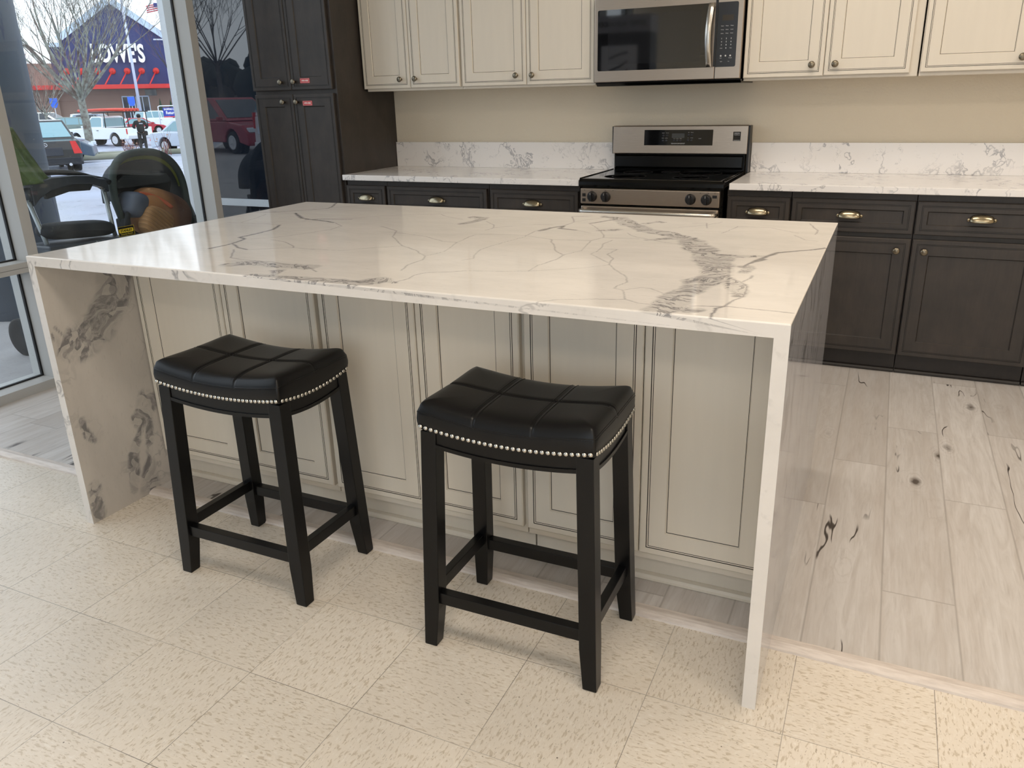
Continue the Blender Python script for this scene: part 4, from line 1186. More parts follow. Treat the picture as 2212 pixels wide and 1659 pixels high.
    for s in (-1, 1):
        z = 0.140; lx, ly = lim(z)
        MB().box(-lx + 0.0175, lx - 0.0175, s * ly - 0.0125, s * ly + 0.0125, z - 0.0155, z + 0.0165).build('stretcher', M['black_wood'], st, bevel=0.0012)
        z = 0.158; lx, ly = lim(z)
        MB().box(s * lx - 0.011, s * lx + 0.011, -ly + 0.0175, ly - 0.0175, z - 0.0155, z + 0.0165).build('stretcher', M['black_wood'], st, bevel=0.0012)
    return st
st = make_stool()
st.location = (0.9478, 0.1202, 0.0); st.rotation_euler = (0, 0, -0.0031)
st['label'] = 'black saddle-seat bar stool with nailhead trim on the left, nearer the windows'
st['group'] = 'black bar stools at the island'
s2 = copy_tree(st)
s2.location = (1.7933, 0.1188, 0.0); s2.rotation_euler = (0, 0, 0.0023)
s2['label'] = 'black saddle-seat bar stool with nailhead trim on the right, nearer the camera'
# ================================================================ outside
def gnd(s):
    P = [(-50, -0.15), (8.6, -0.15), (8.65, -0.25), (24, -0.42), (30, -0.50), (42, -0.86), (55, -1.06), (80, -1.1), (400, -1.15)]
    for (a, b), (c, d) in zip(P[:-1], P[1:]):
        if a <= s <= c: return b + (d - b) * (s - a) / (c - a)
    return -1.15
AX = Vector((-0.7723, 0.63525, 0)); RTV = Vector((0.63525, 0.7723, 0))     # away from the shop, and to the right
C0 = Vector((CAM[0], CAM[1], 0))
def gz_at(x, y): return gnd((Vector((x, y, 0)) - C0).dot(AX))

t = NT('wet_asphalt')
p = t.pos()
n = t.noise(p, 0.35, 4, 0.6); f = t.noise(p, 30, 3, 0.6)
c = t.mix(t.ramp(n, [(0.35, 0.0), (0.7, 1.0)]), lin((138, 143, 160)), lin((158, 165, 184)))
c = t.mix(t.ramp(f, [(0.4, 0.0), (0.8, 0.35)]), c, lin((120, 126, 140)))
t.set(color=c, rough=t.ramp(n, [(0.4, 0.25), (0.6, 0.55)]), spec=0.5); M['asphalt'] = t.mat
t = NT('weathered_sidewalk')
p = t.pos(); n = t.noise(p, 2.0, 4, 0.6); f = t.noise(p, 60, 3, 0.6)
c = t.mix(t.ramp(n, [(0.3, 0.0), (0.7, 1.0)]), lin((136, 134, 134)), lin((160, 158, 158)))
c = t.mix(t.ramp(f, [(0.45, 0.0), (0.8, 0.4)]), c, lin((120, 120, 124)))
t.set(color=c, rough=0.7); t.bump(f, 0.3, 0.002); M['sidewalk'] = t.mat
def strip_ground(name, s_list, u0, u1, mat, kindname=None):
    mb = MB()
    vs = []
    for (s, z) in s_list:
        for u in (u0, u1):
            q_ = C0 + AX * s + RTV * u; vs.append((q_.x, q_.y, z))
    mb.add(vs, [(2 * i, 2 * i + 1, 2 * i + 3, 2 * i + 2) for i in range(len(s_list) - 1)])
    o = mb.build(name, mat); o['kind'] = 'structure'; return o
strip_ground('ground', [(8.85, -0.255), (24, -0.42), (30, -0.50), (42, -0.86), (55, -1.06), (80, -1.1), (400, -1.15)], -260, 260, M['asphalt'])
# raised sidewalk along the shop window
mb = MB()
k0 = C0 + AX * 8.65
a_ = k0 - RTV * 60; b_ = k0 + RTV * 60
mb.prism([(a_.x, a_.y), (-1.333, -45.0), (-1.333, 2.94), (-2.4, 3.4), (-2.4, 30.0), (b_.x, b_.y)], -0.5, -0.15, 'z')
struct('sidewalk', mb, M['sidewalk'])
kb_ = MB()
Mk = Matrix.Translation((k0.x, k0.y, 0)) @ Matrix.Rotation(math.atan2(RTV.y, RTV.x), 4, 'Z')
kb_.box(-60, 60, 0.001, 0.18, -0.5, -0.147, 0, Mk)
struct('curb', kb_, plain('pale_kerb', (178, 178, 182), 0.7))
# parking line paint across the lot
lnm = plain('white_line_paint', (205, 212, 226), 0.6)
for (s, w) in ((20.5, 0.14), (31.0, 0.12)):
    mb = MB(); vs = []
    for (ss) in (s, s + w):
        for u in (-30, 30):
            q_ = C0 + AX * ss + RTV * u; vs.append((q_.x, q_.y, gnd(ss) + 0.004))
    for (ss) in (s, s + w):
        for u in (-30, 30):
            q_ = C0 + AX * ss + RTV * u; vs.append((q_.x, q_.y, gnd(ss) + 0.012))
    mb.hexa([vs[0], vs[1], vs[3], vs[2]], [vs[4], vs[5], vs[7], vs[6]])
    o = mb.build('painted_line', lnm); o['kind'] = 'structure'

# ---- concrete column
t = NT('grey_concrete_column')
p = t.pos(); n = t.noise(p, 4, 5, 0.65); f = t.noise(p, 90, 3, 0.6)
c = t.mix(n, lin((84, 93, 104)), lin((102, 112, 124)))
c = t.mix(t.ramp(f, [(0.5, 0.0), (0.8, 0.5)]), c, lin((86, 94, 106)))
sm_ = t.math('MULTIPLY', t.ramp(t.noise(t.mapv(p, (7, 7, 2.2)), 1.3, 3, 0.7), [(0.60, 0.0), (0.66, 0.7)]), t.ramp(t.sepv(p)[2], [(0.9, 1.0), (1.0, 1.0)]))
c = t.mix(sm_, c, lin((64, 74, 104)))
t.set(color=c, rough=0.75); t.bump(f, 0.3, 0.002); M['column'] = t.mat
colm = MB().lathe([(0.33, 0.0), (0.33, 4.6)], 48).build('concrete_column', M['column'])
colm.location = (-3.405, 2.309, -0.15)
tag(colm, 'thick round grey concrete column outside the window at the left edge', 'column')

# ---- strollers
fab = plain('black_stroller_fabric', (22, 26, 30), 0.85, bump=0.04, bscale=300)
fab2 = plain('charcoal_stroller_fabric', (58, 62, 66), 0.85, bump=0.04, bscale=300)
olive = plain('olive_green_lining', (112, 116, 52), 0.8)
greyp = plain('satin_grey_tube', (150, 156, 158), 0.35, 0.6)
dkp = plain('dark_grey_plastic', (50, 56, 64), 0.45)
tyre = plain('black_tyre', (16, 16, 18), 0.8)
def wheel(parent, loc, r, w, axis=(0, 1, 0), hub=None, name='wheel'):
    a = Vector(axis)
    R = Vector((0, 0, 1)).rotation_difference(a).to_matrix().to_4x4()
    mb = MB().lathe([(r * 0.62, -w / 2), (r * 0.9, -w / 2), (r, -w * 0.3), (r, w * 0.3), (r * 0.9, w / 2), (r * 0.62, w / 2)], 28, 0, R)
    mb.f = mb.f
    o = mb.build(name, tyre, parent, loc=loc)
    h = MB().lathe([(r * 0.64, -w * 0.35), (r * 0.64, w * 0.54), (r * 0.55, w * 0.54), (r * 0.5, w * 0.505), (r * 0.2, w * 0.505), (r * 0.16, w * 0.55), (0, w * 0.55)], 20, 0, R)
    for k in range(5):
        ang = 2 * PI * k / 5
        h.box(-r * 0.06, r * 0.06, r * 0.15, r * 0.56, w * 0.49, w * 0.54, 0, R @ Matrix.Rotation(ang, 4, 'Z'))
    h.build('hub', hub or greyp, o)
    return o
def vtub(parent, name, pts, r, mat, seg=10, flat=None):
    return MB().tube(pts, r, seg, flat=flat).build(name, mat, parent)

# left stroller: handle console, two grey posts, rounded black tray cushion. Local frame: x away from window is -x, y along the window
sl = thing('stroller', 'empty black and grey stroller on the sidewalk beside the concrete column', 'stroller', (-2.0, 1.80, -0.15))
def cv(a, b, c_, n=12):
    a, b, c_ = Vector(a), Vector(b), Vector(c_)
    return [tuple((1 - k / n) ** 2 * a + 2 * (k / n) * (1 - k / n) * b + (k / n) ** 2 * c_) for k in range(n + 1)]
# z below is above the sidewalk
vtub(sl, 'handle', [(0.03, -0.30, 1.085)] + cv((-0.02, -0.20, 1.10), (-0.05, 0.03, 1.13), (-0.02, 0.20, 1.055)) + [(0.02, 0.262, 1.035), (0.05, 0.268, 1.02)], 0.016, fab, 12)
con = MB()
prof = [(-0.245, 1.06), (-0.10, 1.085), (0.05, 1.083), (0.16, 1.072), (0.20, 1.052), (0.245, 1.045), (0.262, 1.01), (0.262, 0.965), (0.225, 0.992), (0.15, 1.022), (0.02, 1.032), (-0.12, 1.012), (-0.20, 0.975), (-0.245, 0.935)]
con.prism(prof, -0.02, 0.045, 'x')
con.build('parent_console', dkp, sl, bevel=0.006)
MB().prism([(-0.16, 1.020), (0.0, 1.040), (0.17, 1.020), (0.14, 0.985), (0.0, 0.992), (-0.15, 0.965)], 0.0, 0.03, 'x').build('console_pouch', fab, sl, bevel=0.004)
vtub(sl, 'post', [(0.02, -0.262, 0.975), (0.02, -0.205, 0.70), (0.02, -0.190, 0.62)], 0.0135, greyp)
vtub(sl, 'post', [(0.02, 0.240, 0.985), (0.02, 0.255, 0.72), (0.02, 0.268, 0.64)], 0.0135, greyp)
for s in (-1, 1):
    vtub(sl, 'joint', [(0.02, s * 0.252, 1.04), (0.02, s * 0.250, 0.965)], 0.020, dkp)
cu = MB()
def cush(u, v):
    a = 2 * PI * u
    X_ = 0.235 * math.copysign(abs(math.cos(a)) ** 0.45, math.cos(a)); Z_ = 0.052 * math.copysign(abs(math.sin(a)) ** 0.7, math.sin(a))
    k = math.sin(PI * min(1, max(0, v))) ** 0.25
    return (0.02 + 0.20 * (v - 0.5) , X_ * (0.55 + 0.45 * k), 0.765 - 0.10 * 0 + Z_ * k - 0.02 * (X_ / 0.235))
cu.grid(lambda u, v: cush(u, v), 40, 12)
cu.build('seat_cushion', fab, sl)
tr = MB().prism([(-0.27, 0.712), (0.0, 0.700), (0.27, 0.690), (0.285, 0.672), (0.25, 0.655), (-0.235, 0.640), (-0.27, 0.668)], -0.12, 0.13, 'x').build('tray', dkp, sl, bevel=0.012, seg=3)
t_ = text_mb('chicco', 0.030, Matrix.Translation((0.1315, 0.06, 0.683)) @ Matrix.Rotation(PI / 2, 4, 'Z') @ Matrix.Rotation(PI / 2, 4, 'X'), None, 0, 0.0004, width=0.075)
t_.build('lettering', M['white_ink'], tr, fix=False)
MB().box(-0.14, 0.12, -0.20, 0.22, 0.10, 0.32).build('storage_basket', fab2, sl, bevel=0.03)
for s in (-1, 1):
    vtub(sl, 'frame_leg', [(0.10, s * 0.23, 0.66), (0.26, s * 0.24, 0.14)], 0.012, greyp)
    vtub(sl, 'frame_leg', [(-0.02, s * 0.23, 0.66), (-0.30, s * 0.24, 0.14)], 0.012, greyp)
    wheel(sl, (0.27, s * 0.27, 0.120), 0.12, 0.035, (0, 1, 0), dkp)
    wheel(sl, (-0.31, s * 0.27, 0.120), 0.12, 0.035, (0, 1, 0), dkp)

# green jacket over the handle
jk = MB()
def jf(u, v):
    a = 2 * PI * u
    y = -0.32 + 0.20 * math.cos(a) * (0.35 + 0.65 * v) + 0.05 * v
    x = -0.03 + 0.09 * math.sin(a) * (0.5 + 0.5 * v) + 0.012 * math.sin(9 * a + 4 * v)
    y += 0.012 * math.sin(7 * a + 3 * v)
    z = 1.40 - 0.34 * v - 0.16 * max(0, (y + 0.30)) * (1 - v) * 3
    return (x, y, z)
jk.grid(jf, 72, 24)
t = NT('olive_rain_jacket')
v_ = t.coords('Object'); n = t.noise(v_, 9, 4, 0.6, 1.5)
t.set(color=t.mix(n, lin((62, 84, 40)), lin((96, 118, 60))), rough=0.5); t.bump(n, 0.8, 0.02); M['jacket'] = t.mat
jo = jk.build('jacket', M['jacket'], None, solid=0.006)
jo.location = (-2.0, 1.80, -0.15)
tag(jo, 'green jacket draped over the handle of the stroller beside the column', 'jacket')

# right stroller: rounded hood rim, dark seat back, tilted frame
sr = thing('stroller', 'stroller with a rounded olive-lined hood carrying a brown backpack, outside the window', 'stroller', (-2.0, 2.40, -0.15))
def hood_pt(a, k=1.0, dx=0.0):
    c_ = math.cos(a)
    y = -0.008 - 0.286 * k * math.copysign(abs(c_) ** 0.66, c_)
    z = 0.90 + 0.285 * k * abs(math.sin(a)) ** 0.66
    z -= 0.07 * max(0.0, y / 0.3) ** 1.5
    return (dx, y, z)
rim = [(0.02, -0.262, 0.76)] + [hood_pt(PI * k / 24, 1, 0.02) for k in range(25)] + [(0.02, 0.292, 0.68)]
vtub(sr, 'hood_rim', rim, 0.024, plain('dark_green_grey_canvas', (58, 68, 66), 0.8, bump=0.4, bscale=300), 12)
hs = MB()
def hs_f(u, v):
    a = PI * u
    r_ = math.cos(v * PI / 2 * 0.9)
    p_ = hood_pt(a, 0.95 * (0.35 + 0.65 * r_), 0.02 - 0.26 * math.sin(v * PI / 2))
    return (p_[0], p_[1], p_[2] - 0.05 * v)
hs.grid(hs_f, 40, 14)
hs.build('hood', fab2, sr, solid=0.004)
ol = MB()
def olf(u, v):
    a = PI * (0.06 + 0.88 * u)
    p_ = hood_pt(a, 0.93 - 0.10 * v * math.sin(a) ** 2, 0.012 - 0.02 * v)
    return p_
ol.grid(olf, 40, 4)
ol.build('hood_lining', olive, sr, solid=0.003)
MB().prism([(-0.235, 1.01), (-0.15, 1.055), (0.19, 1.035), (0.235, 0.96), (0.16, 0.75), (0.10, 0.62), (-0.16, 0.62), (-0.205, 0.80)], -0.08, -0.045, 'x').build('seat_back', fab, sr, bevel=0.012)
MB().prism([(-0.235, 1.00), (-0.15, 1.045), (0.19, 1.03), (0.225, 0.975), (0.19, 0.965), (-0.215, 0.965)], -0.048, -0.030, 'x').build('head_panel', fab2, sr, bevel=0.004)
for s in (-1, 1):
    y0 = s * 0.285
    vtub(sr, 'frame_tube', [(0.0, y0 + 0.03, 0.86 - 0.06 * s), (0.03, y0 + 0.045, 0.68), (0.06, y0 + 0.02, 0.50), (0.20, s * 0.26, 0.16)], 0.013, plain('gunmetal_tube', (70, 76, 80), 0.4, 0.5))
    vtub(sr, 'frame_tube', [(-0.05, y0, 0.70), (-0.28, s * 0.27, 0.14)], 0.012, greyp)
    wheel(sr, (0.22, s * 0.27, 0.125), 0.125, 0.04, (0, 1, 0), dkp)
    wheel(sr, (-0.29, s * 0.27, 0.125), 0.125, 0.04, (0, 1, 0), dkp)
    MB().box(-0.02, 0.07, y0 + (0.02 if s < 0 else 0.028) - 0.022, y0 + (0.02 if s < 0 else 0.028) + 0.022, 0.665 - 0.02 * s, 0.755 - 0.03 * s).build('grip', fab, sr, bevel=0.008)
vtub(sr, 'bumper_bar', cv((0.05, -0.27, 0.60), (0.10, -0.33, 0.88), (0.04, -0.10, 0.90)), 0.017, fab)
MB().box(-0.10, 0.24, -0.235, 0.235, 0.545, 0.60).build('seat', fab, sr, bevel=0.02)
MB().box(-0.18, 0.18, -0.21, 0.21, 0.12, 0.34).build('storage_basket', fab2, sr, bevel=0.03)

# backpack lying in the seat
bk = thing('backpack', 'brown quilted backpack with a grey top lying in the hooded stroller', 'backpack', (-1.955, 2.375, 0.53))
BR = Matrix.Rotation(math.radians(-24), 4, 'X')
t = NT('rust_brown_canvas')
v_ = t.coords('Object')
n = t.noise(v_, 7, 4, 0.6)
c = t.mix(t.ramp(t.sepv(v_)[1], [(0.0, 0.0), (0.09, 1.0)]), lin((152, 104, 62)), lin((78, 44, 26)))
c = t.mix(t.ramp(n, [(0.4, 0.0), (0.8, 0.6)]), c, lin((104, 66, 40)))
t.set(color=c, rough=0.75); t.bump(n, 0.4, 0.01); M['rust'] = t.mat
def blob(rx, ry, rz_, e=0.6):
    def F(u, v):
        a = 2 * PI * u; b = PI * (v - 0.5)
        cb = math.copysign(abs(math.cos(b)) ** e, math.cos(b)); sb = math.copysign(abs(math.sin(b)) ** e, math.sin(b))
        ca = math.copysign(abs(math.cos(a)) ** e, math.cos(a)); sa = math.copysign(abs(math.sin(a)) ** e, math.sin(a))
        return (rx * cb * ca, ry * cb * sa, rz_ * sb)
    return F
MB().grid(blob(0.13, 0.222, 0.165, 0.74), 48, 24, 0, True, Matrix.Translation((0, 0.035, 0.09)) @ BR).build('main_pocket', M['rust'], bk)
q_ = MB().grid(blob(0.06, 0.115, 0.10, 0.6), 32, 16, 0, True, Matrix.Translation((0.085, -0.075, 0.06)) @ BR)
quilt = NT('tan_quilted_canvas'); v_ = quilt.coords('Object')
yv = quilt.sepv(v_)
d1 = quilt.math('SINE', quilt.math('MULTIPLY', quilt.math('ADD', yv[1], yv[2]), 190.0)); 
quilt.set(color=quilt.mix(quilt.ramp(d1, [(0.0, 0.0), (0.93, 0.0), (1.0, 0.8)]), lin((158, 118, 76)), lin((84, 56, 34))), rough=0.75)
quilt.bump(d1, 0.5, 0.004)
q_.build('quilted_pocket', quilt.mat, bk)
MB().grid(blob(0.10, 0.12, 0.085, 0.6), 32, 16, 0, True, Matrix.Translation((-0.005, -0.12, 0.165)) @ BR).build('top_flap', plain('slate_grey_nylon', (84, 90, 102), 0.6), bk)
MB().tube(cv((0.05, -0.14, 0.255), (0.10, -0.05, 0.24), (0.145, 0.02, 0.145)), 0.012, 8, flat=0.4).build('strap', plain('orange_red_webbing', (170, 82, 50), 0.7), bk)
MB().tube(cv((0.10, 0.00, 0.155), (0.12, 0.10, 0.215), (0.075, 0.215, 0.10)), 0.006, 8).build('piping', plain('grey_piping', (80, 74, 70), 0.7), bk)

# sign stuck inside the glass: black and yellow
sg = thing('window_sticker', 'small black and yellow lettered sticker on the window pane above the island', 'sticker', (-1.2505, 1.510, 0.652))
MB().box(0.0, 0.0012, 0.0, 0.1035, 0.0, 0.052).build('card', M['black_void'], sg)
yel = plain('yellow_ink', (205, 185, 40), 0.5)
TY = Matrix.Translation((0.0013, 0, 0)) @ Matrix.Rotation(PI / 2, 4, 'Z') @ Matrix.Rotation(PI / 2, 4, 'X')
y_ = MB()
pl = [(0.010, 0.018), (0.093, 0.018), (0.097, 0.022), (0.097, 0.035), (0.093, 0.039), (0.010, 0.039), (0.006, 0.035), (0.006, 0.022)]
y_.prism(pl, 0.0012, 0.0016, 'x')
for z_ in (0.0, 0.0505): y_.box(0.0011, 0.0015, 0, 0.1035, z_, z_ + 0.0012)
for yy_ in (0.0, 0.1020): y_.box(0.0011, 0.0015, yy_, yy_ + 0.0015, 0, 0.052)
text_mb('Security Doors', 0.010, TY @ Matrix.Translation((0.052, 0.010, 0)), y_, 0, 0.0003, width=0.075)
y_.build('border', yel, sg, fix=False)
text_mb('STANLEY', 0.017, TY @ Matrix.Translation((0.0515, 0.0285, 0.0004)), None, 0, 0.0003, width=0.076, bold=0.0007).build('lettering', M['black_void'], sg, fix=False)

# ---- bare trees
t = NT('lichen_grey_bark')
v_ = t.pos(); n = t.noise(v_, 3.5, 4, 0.65)
t.set(color=t.mix(t.ramp(n, [(0.38, 0.0), (0.62, 1.0)]), lin((98, 84, 78)), lin((150, 156, 146))), rough=0.85)
M['bark'] = t.mat
M['bark_dark'] = plain('dark_bark', (72, 66, 62), 0.9, var=0.2, scale=3)
M['bark_red'] = plain('reddish_twig_bark', (128, 96, 88), 0.9, var=0.2, scale=3)
def tree(name, label, x, y, h0, r0, seed, mat, levels=4, spread=0.5, length=2.6, nb=7, group=None, lean=0.0, twigs=3, twig_mat=None):
    rnd = random.Random(seed)
    z0 = gz_at(x, y) - 0.02
    root = thing(name, label, 'tree', (x, y, z0), 0, group)
    tk = MB(); br = MB(); tw = MB()
    tk.tube([(0, 0, 0), (0.01, 0.0, h0 * 0.12), (0.03, 0.01, h0 * 0.6), (lean, 0, h0)], [r0 * 1.25, r0 * 1.0, r0 * 0.92, r0 * 0.85], 14)
    def branch(p, d, L, r, lev):
        n = 4
        pts = [p]; rs = [r]
        dd = d.copy()
        for i in range(n):
            dd = (dd + Vector((rnd.uniform(-1, 1), rnd.uniform(-1, 1), rnd.uniform(-0.3, 0.9))) * 0.10 + Vector((0, 0, 0.05))).normalized()
            pts.append(pts[-1] + dd * L / n)
            rs.append(r * (1 - 0.62 * (i + 1) / n))
        (br if lev > 1 else tw).tube(pts, rs, 7 if lev > 2 else 4, caps=False)
        if lev <= 0: return
        k = twigs if lev > 1 else twigs + 1
        for j in range(k):
            f = rnd.uniform(0.3, 1.0)
            i = min(n - 1, int(f * n)); q0 = pts[i].lerp(pts[i + 1], f * n - i)
            base = (pts[i + 1] - pts[i]).normalized()
            s = Vector((rnd.uniform(-1, 1), rnd.uniform(-1, 1), rnd.uniform(-0.4, 0.8))).normalized()
            nd = (base + s * 0.62).normalized()
            branch(q0, nd, L * rnd.uniform(0.5, 0.78), max(0.005, rs[i] * 0.56), lev - 1)
    for j in range(nb):
        a = 2 * PI * j / nb + rnd.uniform(-0.3, 0.3)
        el = rnd.uniform(0.25, 1.0)
        d = Vector((math.cos(a) * spread * (1.6 - el), math.sin(a) * spread * (1.6 - el), 0.55 + el * 0.6)).normalized()
        branch(Vector((lean * 0.9, 0, h0 * rnd.uniform(0.86, 0.99))), d, length * rnd.uniform(0.8, 1.25), r0 * rnd.uniform(0.22, 0.42), levels)
    tk.build('trunk', mat, root, fix=False)
    br.build('branches', mat, root, fix=False)
    tw.build('twigs', twig_mat or mat, root, fix=False)
    return root
tree('bare_tree', 'nearest bare tree with a thick lichened trunk standing in front of the white pickup', -27.59, 21.74, 2.45, 0.165, 4, M['bark'], 4, 0.66, 3.5, 22, twigs=3, twig_mat=M['bark'])
tree('bare_tree', 'smaller bare tree behind the parked cars, just right of the concrete column', -47.9, 34.6, 2.1, 0.10, 9, M['bark'], 4, 0.7, 2.1, 8, twigs=3, twig_mat=M['bark_red'])
tree('bare_tree', 'reddish bare tree at the left end of the blue gabled store', -84.0, 60.0, 2.0, 0.14, 12, M['bark_dark'], 4, 0.9, 3.6, 9, twigs=3, twig_mat=M['bark_red'])
tree('bare_tree', 'bare tree in front of the right side of the blue gabled store', -52.0, 50.5, 3.5, 0.14, 21, M['bark_dark'], 4, 0.9, 3.4, 8, twigs=3, twig_mat=M['bark_red'])

# shrubs with bare red stems by the wheel stops
def shrub(x, y, lab, seed, h=0.8, n=26):
    rnd = random.Random(seed)
    root = thing('bare_shrub', lab, 'shrub', (x, y, gz_at(x, y)), 0, None)
    mb = MB(); lv = MB()
    for i in range(n):
        a = rnd.uniform(0, 2 * PI); d = Vector((math.cos(a) * 0.4, math.sin(a) * 0.4, 1)).normalized()
        L = h * rnd.uniform(0.5, 1.1); p0 = Vector((rnd.uniform(-.25, .25), rnd.uniform(-.25, .25), 0))
        mb.tube([p0, p0 + d * L * 0.5 + Vector((rnd.uniform(-.08, .08), rnd.uniform(-.08, .08), 0)), p0 + d * L], [0.012, 0.009, 0.004], 4)
        if rnd.random() < 0.5:
            q_ = p0 + d * L * rnd.uniform(0.4, 0.9)
            lv.lathe([(0.0, -0.03), (0.045, 0.0), (0.0, 0.03)], 6, 0, Matrix.Translation(q_))
    mb.build('stems', plain('red_brown_stem', (120, 70, 72), 0.8), root, fix=False)
    lv.build('dry_leaves', plain('tan_dry_leaf', (190, 150, 120), 0.8), root, fix=False)
shrub(-31.0, 26.5, 'leafless reddish shrub at the feet of the person in black', 3, 0.75, 34)
shrub(-26.4, 24.5, 'thin reddish twigs in front of the silver sedan', 8, 1.1, 14)

# ---- wheel stops (logs)
t = NT('mossy_concrete_log'); t.set(color=t.mix(t.noise(t.pos(), 2, 3), lin((150, 148, 138)), lin((118, 124, 100))), rough=0.85); M['log'] = t.mat
def log(x0, y0, x1, y1, lab, r=0.13):
    a = Vector((x0, y0, gz_at(x0, y0) + r * 0.8)); b = Vector((x1, y1, gz_at(x1, y1) + r * 0.8))
    mb = MB().tube([a, b], r, 14)
    o = mb.build('parking_log', M['log']); tag(o, lab, 'parking stop', 'log wheel stops in the parking lot')
log(-26.3, 20.2, -26.0, 22.4, 'grey log wheel stop at the foot of the nearest bare tree')
log(-28.9, 23.1, -28.3, 24.6, 'mossy log wheel stop right of the nearest tree, partly behind the stroller hood')
log(-27.5, 25.2, -26.0, 26.6, 'pale log wheel stop in front of the silver sedan')

# ---- cars
M['car_glass'] = plain('car_window_glass', (120, 158, 168), 0.08, spec=0.7)
M['car_glass_dark'] = plain('dark_car_window_glass', (40, 48, 56), 0.08, spec=0.7)
M['tail_red'] = plain('tail_light_red', (200, 30, 30), 0.2)
M['head_clear'] = plain('headlight_lens', (215, 225, 235), 0.15)
M['plate'] = plain('licence_plate', (205, 215, 235), 0.5)
M['rim'] = plain('alloy_rim', (196, 199, 204), 0.35)
M['trim'] = plain('grey_trim', (96, 100, 104), 0.5)
def car(kind, name, label, cat, x, y, heading, colour, L=4.7, Wd=1.8, H=1.45, glassm=None, rough=0.18, wz=None):
    """heading: direction of the nose; built around the middle of the wheelbase, +x = nose"""
    z0 = gz_at(x, y) if wz is None else wz
    root = thing(name, label, cat, (x, y, z0), heading)
    pm = plain(name + '_paint', colour, rough, spec=0.6)
    gm = glassm or M['car_glass']
    h = L / 2; w = Wd / 2
    wr = 0.33 if kind != 'pickup' else 0.38
    ax_r, ax_f = -h + L * 0.21, h - L * 0.19
    belt = H * (0.63 if kind == 'sedan' else 0.58)
    if kind == 'pickup': belt = H * 0.62
    sill = 0.24 if kind != 'pickup' else 0.42
    arch = wr + 0.07
    def archpts(cx):
        return [(cx + arch * math.cos(a), wr + arch * math.sin(a)) for a in [PI * k / 8 for k in range(9)] if True]
    if kind == 'sedan':
        top_ = [(-h + 0.02, belt * 0.72), (-h + 0.05, belt * 0.98), (-h + 0.75, belt + 0.03), (h - 1.25, belt + 0.0), (h - 0.35, belt * 0.86), (h - 0.03, belt * 0.66), (h, sill + 0.08)]
        cab = [(-h + 0.70, belt), (-h + 1.45, H * 0.985), (-h + 2.0, H), (-0.05 + 0.35, H * 0.99), (h - 1.15, belt)]
    elif kind == 'suv':
        top_ = [(-h + 0.02, belt * 0.7), (-h + 0.04, belt), (h - 1.25, belt), (h - 0.30, belt * 0.88), (h - 0.03, belt * 0.66), (h, sill + 0.08)]
        cab = [(-h + 0.06, belt), (-h + 0.35, H * 0.97), (-h + 0.8, H), (h - 2.1, H * 0.99), (h - 1.1, belt)]
    elif kind == 'van':
        top_ = [(-h + 0.02, belt * 0.7), (-h + 0.04, belt), (h - 1.0, belt), (h - 0.15, belt * 0.80), (h, belt * 0.55), (h, sill + 0.08)]
        cab = [(-h + 0.05, belt), (-h + 0.22, H * 0.97), (-h + 0.6, H), (h - 2.1, H * 0.98), (h - 0.75, belt)]
    else:
        top_ = [(-h + 0.03, belt * 0.72), (-h + 0.03, belt), (-h + 2.15, belt), (h - 1.75, belt), (h - 0.15, belt * 0.93), (h - 0.03, belt * 0.6), (h, sill + 0.05)]
        cab = [(-h + 2.10, belt), (-h + 2.18, H * 0.97), (-h + 2.4, H), (h - 2.45, H), (h - 1.75, belt)]
    poly = [(-h, sill + 0.08)] + top_ + [(h - 0.02, sill)] + archpts(ax_f) + archpts(ax_r) + [(-h + 0.02, sill)]
    poly = [(px_, max(pz_, sill)) if pz_ < sill else (px_, pz_) for px_, pz_ in poly]
    # body: three slabs across so the flanks round inwards
    mb = MB()
    n = len(poly)
    secs = [(-w, 0.03), (-w * 0.93, 0.0), (w * 0.93, 0.0), (w, 0.03)]
    vs = []
    for (yy_, sh) in secs:
        for (px_, pz_) in poly:
            k = 1 - sh * 0.9
            vs.append((px_ * (1 - sh * 0.25), yy_, sill + (pz_ - sill) * k if pz_ > belt * 0.8 else pz_))
    fs = []
    for s in range(3):
        for i in range(n):
            fs.append((s * n + i, s * n + (i + 1) % n, (s + 1) * n + (i + 1) % n, (s + 1) * n + i))
    mb.add(vs, fs, 0, False)
    mb.add([vs[i] for i in range(n)], [tuple(range(n))[::-1]], 0)
    mb.add([vs[3 * n + i] for i in range(n)], [tuple(range(n))], 0)
    body = mb.build('body', pm, root, bevel=0.035, seg=3)
    # cabin: glasshouse with a painted roof and pillars
    wi = w * 0.96; wt = w * 0.76
    cb = MB()
    def cw(z): return wi + (wt - wi) * (z - belt) / (H - belt)
    m_ = len(cab)
    vs = [(px_, -cw(pz_), pz_) for px_, pz_ in cab] + [(px_, cw(pz_), pz_) for px_, pz_ in cab]
    fs = [tuple(range(m_))[::-1], tuple(range(m_, 2 * m_))] + [(i, (i + 1) % m_, m_ + (i + 1) % m_, m_ + i) for i in range(m_)]
    cb.add(vs, fs)
    cb.build('cabin', pm, root, bevel=0.02, seg=2)
    # side windows
    def inset(poly_, k=0.82, kz=0.80):
        cx_ = sum(p_[0] for p_ in poly_) / len(poly_); cz_ = (belt + H) / 2 + 0.01
        return [(cx_ + (p_[0] - cx_) * k, cz_ + (p_[1] - cz_) * kz) for p_ in poly_]
    ins = inset(cab)
    xm = (cab[1][0] + cab[-2][0]) / 2 + 0.1
    cuts = [xm] if kind in ('sedan', 'pickup') else [xm - 0.35, xm + 0.65]
    if kind == 'pickup': cuts = []
